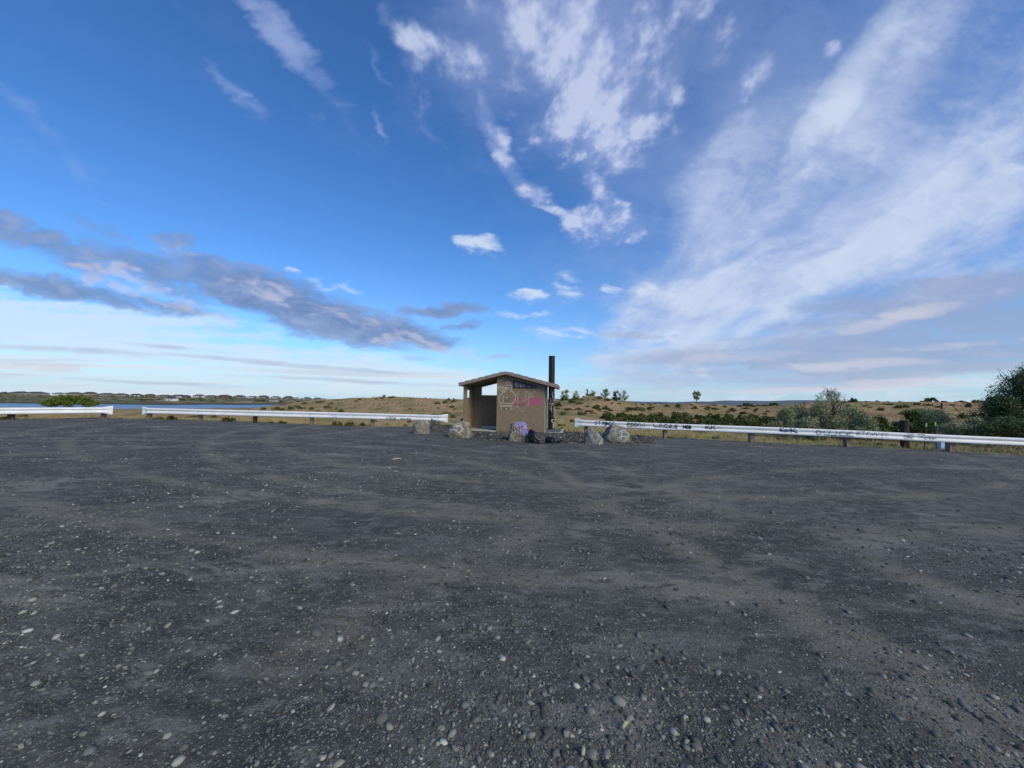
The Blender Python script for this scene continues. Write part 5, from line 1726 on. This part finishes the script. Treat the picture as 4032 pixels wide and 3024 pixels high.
px_tree('lone_tree', 'lone slender tree standing on the low knoll against the sky', 'tree', 2742, 1588, 1537, 44, 'thin', 23, nc=20, n=2600, trunk=.3, branches=12, airy=.7, ls=.065, twigs=6)

# silver shrubs and dark trees behind the right guardrail
sg = 'tall silvery shrubs behind the right guardrail'
for i_, (cx, top_, w_, d, lb) in enumerate([(3095, 1608, 150, 27, 'grey-green silvery shrub at the left end of its clump'), (3150, 1590, 130, 29, 'silvery shrub with a dead forked branch above it'),
                                            (3235, 1585, 160, 27.5, 'broad silvery shrub beneath the tall wispy one'), (3345, 1600, 190, 26, 'widest pale silvery shrub right of the wispy one'),
                                            (3410, 1630, 120, 25, 'low silvery shrub at the right end of its clump'), (3180, 1640, 140, 24.5, 'low silvery shrub just above the blue rail tag')]):
    px_tree('silver_shrub', lb, 'shrub', cx, 1700, top_, w_, 'silver', 40 + i_, d=d, nc=22, n=11000, ls=.046, trunk=.02, group=sg, branches=10, airy=.9, twigs=10)
px_tree('silver_shrub', 'tall wispy silvery shrub rising against the sky', 'shrub', 3275, 1700, 1520, 170, 'silver', 52, d=28, nc=40, n=3200, ls=.045, trunk=.05, group=sg, branches=34, airy=.6, twigs=90)
px_tree('olive_shrub', 'soft pale green shrub behind the two lime-topped stakes', 'shrub', 3660, 1720, 1606, 240, 'silver', 61, d=30, nc=24, n=12000, ls=.05, trunk=.02, branches=8)
px_tree('green_shrub', 'dark green shrub left of the thick dark post', 'shrub', 3480, 1710, 1640, 160, 'dark', 62, d=27, nc=18, n=6000, ls=.08, trunk=.02, branches=6)
px_tree('green_shrub', 'dark green shrub right behind the thick dark post', 'shrub', 3590, 1710, 1620, 130, 'dark', 63, d=29, nc=16, n=5000, ls=.08, trunk=.02, branches=6)
px_tree('green_shrub', 'bright green young shrub among the silvery shrubs', 'shrub', 3215, 1710, 1650, 90, 'fresh', 64, d=24.3, nc=10, n=1500, ls=.07, trunk=.02, branches=6)
dg_ = 'dark trees at the right edge behind the guardrail'
px_tree('dark_tree', 'low grey green shrubby tree between the stakes and the tallest tree', 'tree', 3810, 1730, 1640, 220, 'silver', 71, d=25, nc=26, n=16000, ls=.052, trunk=.02, group=dg_, branches=8)
px_tree('dark_tree', 'mid-height dark green tree against the tallest tree at the right edge', 'tree', 3950, 1740, 1560, 210, 'deep', 72, d=25.5, nc=34, n=26000, ls=.052, trunk=.04, group=dg_, branches=12, twigs=24)
px_tree('dark_tree', 'tallest dark green tree cut off by the right edge', 'tree', 4085, 1750, 1435, 330, 'deep', 73, d=26, nc=60, n=44000, ls=.055, trunk=.06, group=dg_, branches=18, twigs=40)
px_tree('dark_tree', 'dark low shrubby tree directly above the right end of the guardrail', 'tree', 3990, 1740, 1640, 260, 'deep', 74, d=22.5, nc=24, n=17000, ls=.05, trunk=.02, group=dg_, branches=8)
# dead forked branch
b0 = P(3165, 1640, 26); dbr = empty('dead_branch', (b0.x, b0.y, b0.z - 1.2)); tag(dbr, 'bare dead forked branch sticking out of the silvery shrubs', 'branch')
MB().tube([(0, 0, 0), (.0, 0, 1.3), (.05, 0, 1.9), (-.05, 0, 2.3)], [.05, .04, .025, .01], 6).tube([(.05, 0, 1.9), (.2, 0, 2.3)], [.02, .008], 5).tube([(0, 0, 1.4), (-.2, 0, 1.9), (-.22, 0, 2.15)], [.025, .015, .006], 5).build('bough', M['bark'], dbr)

# ------------------------------------------------------------------ houses across the lake
HM = {}
for nm, cc in (('tan', (.30, .26, .22)), ('grey', (.24, .235, .23)), ('white', (.72, .72, .70)), ('red', (.20, .10, .085)), ('brown', (.18, .14, .12))):
    HM[nm] = pmat('house_wall_' + nm, cc, tuple(x * .9 for x in cc), .5, .9)
RM = {'dark': pmat('dark_shingles', (.055, .05, .055), (.08, .075, .08), .4, .9), 'brown': pmat('brown_shingles', (.10, .078, .068), (.13, .10, .09), .4, .9), 'grey': pmat('grey_shingles', (.12, .12, .13), (.15, .15, .155), .4, .9)}
M['hwin'] = pmat('house_window', (.03, .035, .045), None, rough=.2)
M['htrim'] = pmat('house_trim', (.6, .6, .58), None, rough=.7)


def blufftop(px):
    return float(np.interp(px, [-600, 0, 550, 900, 1100, 1180, 1300], [457, 470, 508, 588, 632, 650, 660]))


CN = {'tan': 'tan', 'grey': 'grey', 'white': 'white', 'red': 'dark red', 'brown': 'brown'}
HOUSES = []


def house(px, by, w_px, h_px, wc, rc, kind, n_, low=False):
    if low:
        p, d = ground_at(px, by, 380)
    else:
        d = blufftop(px) + 8 + (n_ % 3) * 4; r_ = ray(px, by); p = Vector((r_.x * d, d, Hs(r_.x * d, d)))
        p.z = max(p.z, EYE + ray(px, by + 1.0).z * d) if abs(EYE + r_.z * d - p.z) < 4 else p.z
    w_ = w_px / F * d; h_ = h_px / F * d * 1.05
    dp = min(w_ * .7, 11)
    wall = h_ * .55
    root = empty('house', (p.x, p.y, p.z - .3), R(random.uniform(-8, 8)))
    MB().box((-w_ / 2, 0, -3), (w_ / 2, dp, wall)).build('wall', HM[wc], root)
    ov = .45
    x0, x1, y0, y1 = -w_ / 2 - ov, w_ / 2 + ov, -ov, dp + ov
    r1 = MB()
    if kind == 'hip':
        k_ = w_ * .26
        r1.add([(x0, y0, wall), (x1, y0, wall), (x1, y1, wall), (x0, y1, wall), (x0 + k_, (y0 + y1) / 2, h_), (x1 - k_, (y0 + y1) / 2, h_)], [(0, 1, 5, 4), (1, 2, 5), (2, 3, 4, 5), (3, 0, 4), (3, 2, 1, 0)])
    else:
        r1.prism([(x0, wall), (x1, wall), (0, h_)], 'y', y0, y1)
    rf_ = r1.build('roof', RM[rc], root)
    MB().box((w_ * .18, dp * .5, h_ * .7), (w_ * .18 + .8, dp * .5 + .8, h_ + .3)).build('chimney', HM['brown'], rf_)
    nw = max(2, int(w_ / 3.2))
    for i_ in range(nw):
        xc = -w_ / 2 + w_ * (i_ + .5) / nw
        if i_ == nw // 2:
            MB().box((xc - .5, -.06, 0), (xc + .5, 0, wall * .75)).build('door', HM['brown'], root)
        else:
            MB().box((xc - .7, -.05, wall * .35), (xc + .7, 0, wall * .78)).build('window', M['hwin'], root)
    HOUSES.append((px, root, wc, rc, kind, low))


H3 = [(20, 195, 56, 26, 'brown', 'dark', 'hip'), (160, 193, 165, 30, 'tan', 'dark', 'hip'), (345, 195, 170, 28, 'tan', 'dark', 'hip'), (605, 198, 90, 22, 'white', 'grey', 'hip'), (765, 200, 130, 28, 'tan', 'brown', 'hip'),
      (950, 200, 90, 30, 'tan', 'dark', 'gable'), (1120, 208, 130, 27, 'tan', 'brown', 'hip'), (1280, 208, 100, 24, 'tan', 'brown', 'hip'), (1455, 220, 90, 30, 'white', 'dark', 'gable'), (1610, 212, 76, 20, 'brown', 'dark', 'hip'),
      (1760, 222, 120, 22, 'tan', 'brown', 'hip'), (1910, 235, 135, 32, 'white', 'dark', 'hip'), (2010, 228, 64, 24, 'brown', 'dark', 'hip'), (2140, 240, 95, 34, 'white', 'brown', 'hip'), (1345, 210, 50, 18, 'tan', 'dark', 'hip')]
for n_, t in enumerate(H3):
    house(t[0] / 2.765, 1480 + t[1] / 2.765, t[2] / 2.765, t[3] / 2.765, t[4], t[5], t[6], n_)
H4 = [(45, 190, 88, 22, 'tan', 'dark', 'hip'), (165, 195, 90, 28, 'red', 'brown', 'hip'), (300, 195, 78, 26, 'tan', 'brown', 'hip'), (415, 190, 72, 18, 'white', 'grey', 'hip'), (510, 195, 72, 26, 'tan', 'brown', 'hip'),
      (615, 200, 66, 22, 'white', 'grey', 'hip'), (730, 205, 62, 24, 'tan', 'dark', 'hip'), (805, 197, 40, 12, 'white', 'grey', 'gable'), (900, 207, 44, 16, 'grey', 'dark', 'hip'), (990, 207, 54, 14, 'grey', 'dark', 'hip'), (1040, 208, 34, 9, 'white', 'grey', 'hip')]
for n_, t in enumerate(H4):
    house(800 + t[0] / 2.212, 1480 + t[1] / 2.212, t[2] / 2.212, t[3] / 2.212, t[4], t[5], t[6], n_)
for n_, t in enumerate([(1835 / 2.765, 1480 + 272 / 2.765, 34, 17, 'white', 'dark', 'gable'), (800 + 355 / 2.212, 1480 + 226 / 2.212, 42, 11, 'tan', 'brown', 'hip'), (800 + 600 / 2.212, 1480 + 224 / 2.212, 30, 9, 'white', 'grey', 'hip'), (800 + 760 / 2.212, 1480 + 226 / 2.212, 38, 10, 'tan', 'brown', 'hip')]):
    house(*t, n_, low=True)
up = sorted([h_ for h_ in HOUSES if not h_[5]], key=lambda t: t[0])
for n_, h_ in enumerate(up):
    tag(h_[1], f'{CN[h_[2]]} {"gabled" if h_[4] == "gable" else "hip-roofed"} house, {ordinal(n_)} from the left on top of the lake bluff', 'house', 'houses across the lake')
for h_, lb in zip(sorted([h_ for h_ in HOUSES if h_[5]], key=lambda t: t[0]), ['white gabled house with steep dark roof low on the bluff slope', 'tan house with brown roof lower on the bluff slope, left of the white low one',
                                                                                     'small white house with grey roof on the lower bluff slope', 'tan brown-roofed house lowest at the right end of the bluff']):
    tag(h_[1], lb, 'house', 'houses across the lake')

# round trees between the houses
TP = []
for s_ in range(3):
    v, f = leaves(clumps(9, 300 + s_), 500, .13, seed=s_ + 60)
    me = bpy.data.meshes.new('crown'); me.from_pydata(v.tolist(), [], f.tolist()); me.materials.append(M['deep'] if s_ else M['dark']); TP.append(me)
tk = MB().tube([(0, 0, -.3), (0, 0, .5)], [.06, .04], 6)
tkm = bpy.data.meshes.new('trunk'); tkm.from_pydata(tk.v, [], tk.f); tkm.materials.append(M['bark'])
TT = [(x_ / 2.765, 1480 + y_ / 2.765, w_ / 2.765, h_ / 2.765, 0) for x_, y_, w_, h_ in [(670, 202, 48, 26), (885, 205, 38, 27), (1035, 207, 28, 22), (1065, 208, 20, 24), (1220, 210, 34, 16), (1390, 217, 44, 30), (1440, 205, 30, 24), (1540, 217, 58, 34), (1590, 210, 28, 22),
                                                                                       (2060, 242, 44, 28), (1665, 216, 40, 12), (250, 200, 30, 12), (1030, 205, 26, 16), (2180, 232, 40, 22)]]
TT += [(800 + x_ / 2.212, 1480 + y_ / 2.212, w_ / 2.212, h_ / 2.212, 0) for x_, y_, w_, h_ in [(105, 192, 34, 20), (240, 197, 48, 22), (455, 193, 24, 20), (560, 198, 24, 20), (700, 198, 24, 18), (765, 202, 18, 16), (665, 202, 30, 14), (860, 204, 26, 12), (940, 206, 26, 10)]]
TT += [(x_ / 2.765, 1480 + y_ / 2.765, w_ / 2.765, h_ / 2.765, 1) for x_, y_, w_, h_ in [(1490, 262, 55, 20), (1550, 266, 90, 28), (1630, 268, 100, 28), (1240, 256, 90, 14), (1980, 270, 64, 36), (2100, 262, 60, 26), (2180, 272, 64, 42), (1730, 262, 60, 22), (460, 240, 60, 16)]]
TT += [(800 + x_ / 2.212, 1480 + y_ / 2.212, w_ / 2.212, h_ / 2.212, 1) for x_, y_, w_, h_ in [(470, 222, 50, 30), (520, 224, 60, 30), (240, 222, 50, 14), (680, 226, 50, 22), (560, 224, 30, 20), (80, 222, 50, 12), (830, 226, 40, 12)]]
TT.sort(key=lambda t: (t[4], t[0]))
cnt = [0, 0]
for (px, by, w_, h_, low) in TT:
    if low:
        p, d = ground_at(px, by, 380)
    else:
        d = blufftop(px) + 5; r_ = ray(px, by); p = Vector((r_.x * d, d, Hs(r_.x * d, d)))
    root = empty('round_tree', (p.x, p.y, p.z - .2), random.uniform(0, 6))
    sw, sh = w_ / F * d / 2, h_ / F * d
    root.scale = (sw, sw, sh)
    for nm, me in (('crown', random.choice(TP)), ('trunk', tkm)):
        o = bpy.data.objects.new(nm, me); link(o, root)
    tag(root, f'dark round tree, {ordinal(cnt[low])} from the left {"on the slope below the bluff houses" if low else "among the houses on the lake bluff"}', 'tree', 'trees on the slope below the houses' if low else 'trees among the houses on the bluff')
    cnt[low] += 1

# scrub on the far slope, too far to count
g = np.random.default_rng(77)
px_ = g.uniform(-150, 1150, 420); cl_v = []
for p0 in px_:
    d0 = blufftop(p0) - g.uniform(8, 78); r_ = ray(p0, 1560)
    cl_v.append((r_.x * d0, d0, Hs(r_.x * d0, d0) + .2, g.uniform(1.2, 5), g.uniform(1.0, 2.5), g.uniform(.5, 1.5)))
v, f = leaves(cl_v, 16000, .42, seed=9, shell=.3)
tag(meshobj('shrubbery', v, f, M['sage']), 'scattered dark scrub covering the slope across the lake', kind='stuff')

# thin power poles on the skyline
for px, py, h_px, lb in ((1240, 1569, 11, 'thin grey power pole on the skyline just left of the grassy hill'), (1203, 1569, 8, 'shorter thin power pole at the right end of the houses')):
    r_ = ray(px, py); d = 690; zb = Hs(r_.x * d, d)
    zt = P(px, py - h_px, d).z
    root = empty('power_pole', (r_.x * d, d, zb)); tag(root, lb, 'power pole')
    MB().tube([(0, 0, -.5), (0, 0, zt - zb)], .22, 6).build('pole', M['bark'], root)
    MB().box((-1.6, -.1, zt - zb - 1.1), (1.6, .1, zt - zb - .85)).build('crossarm', M['bark'], root)
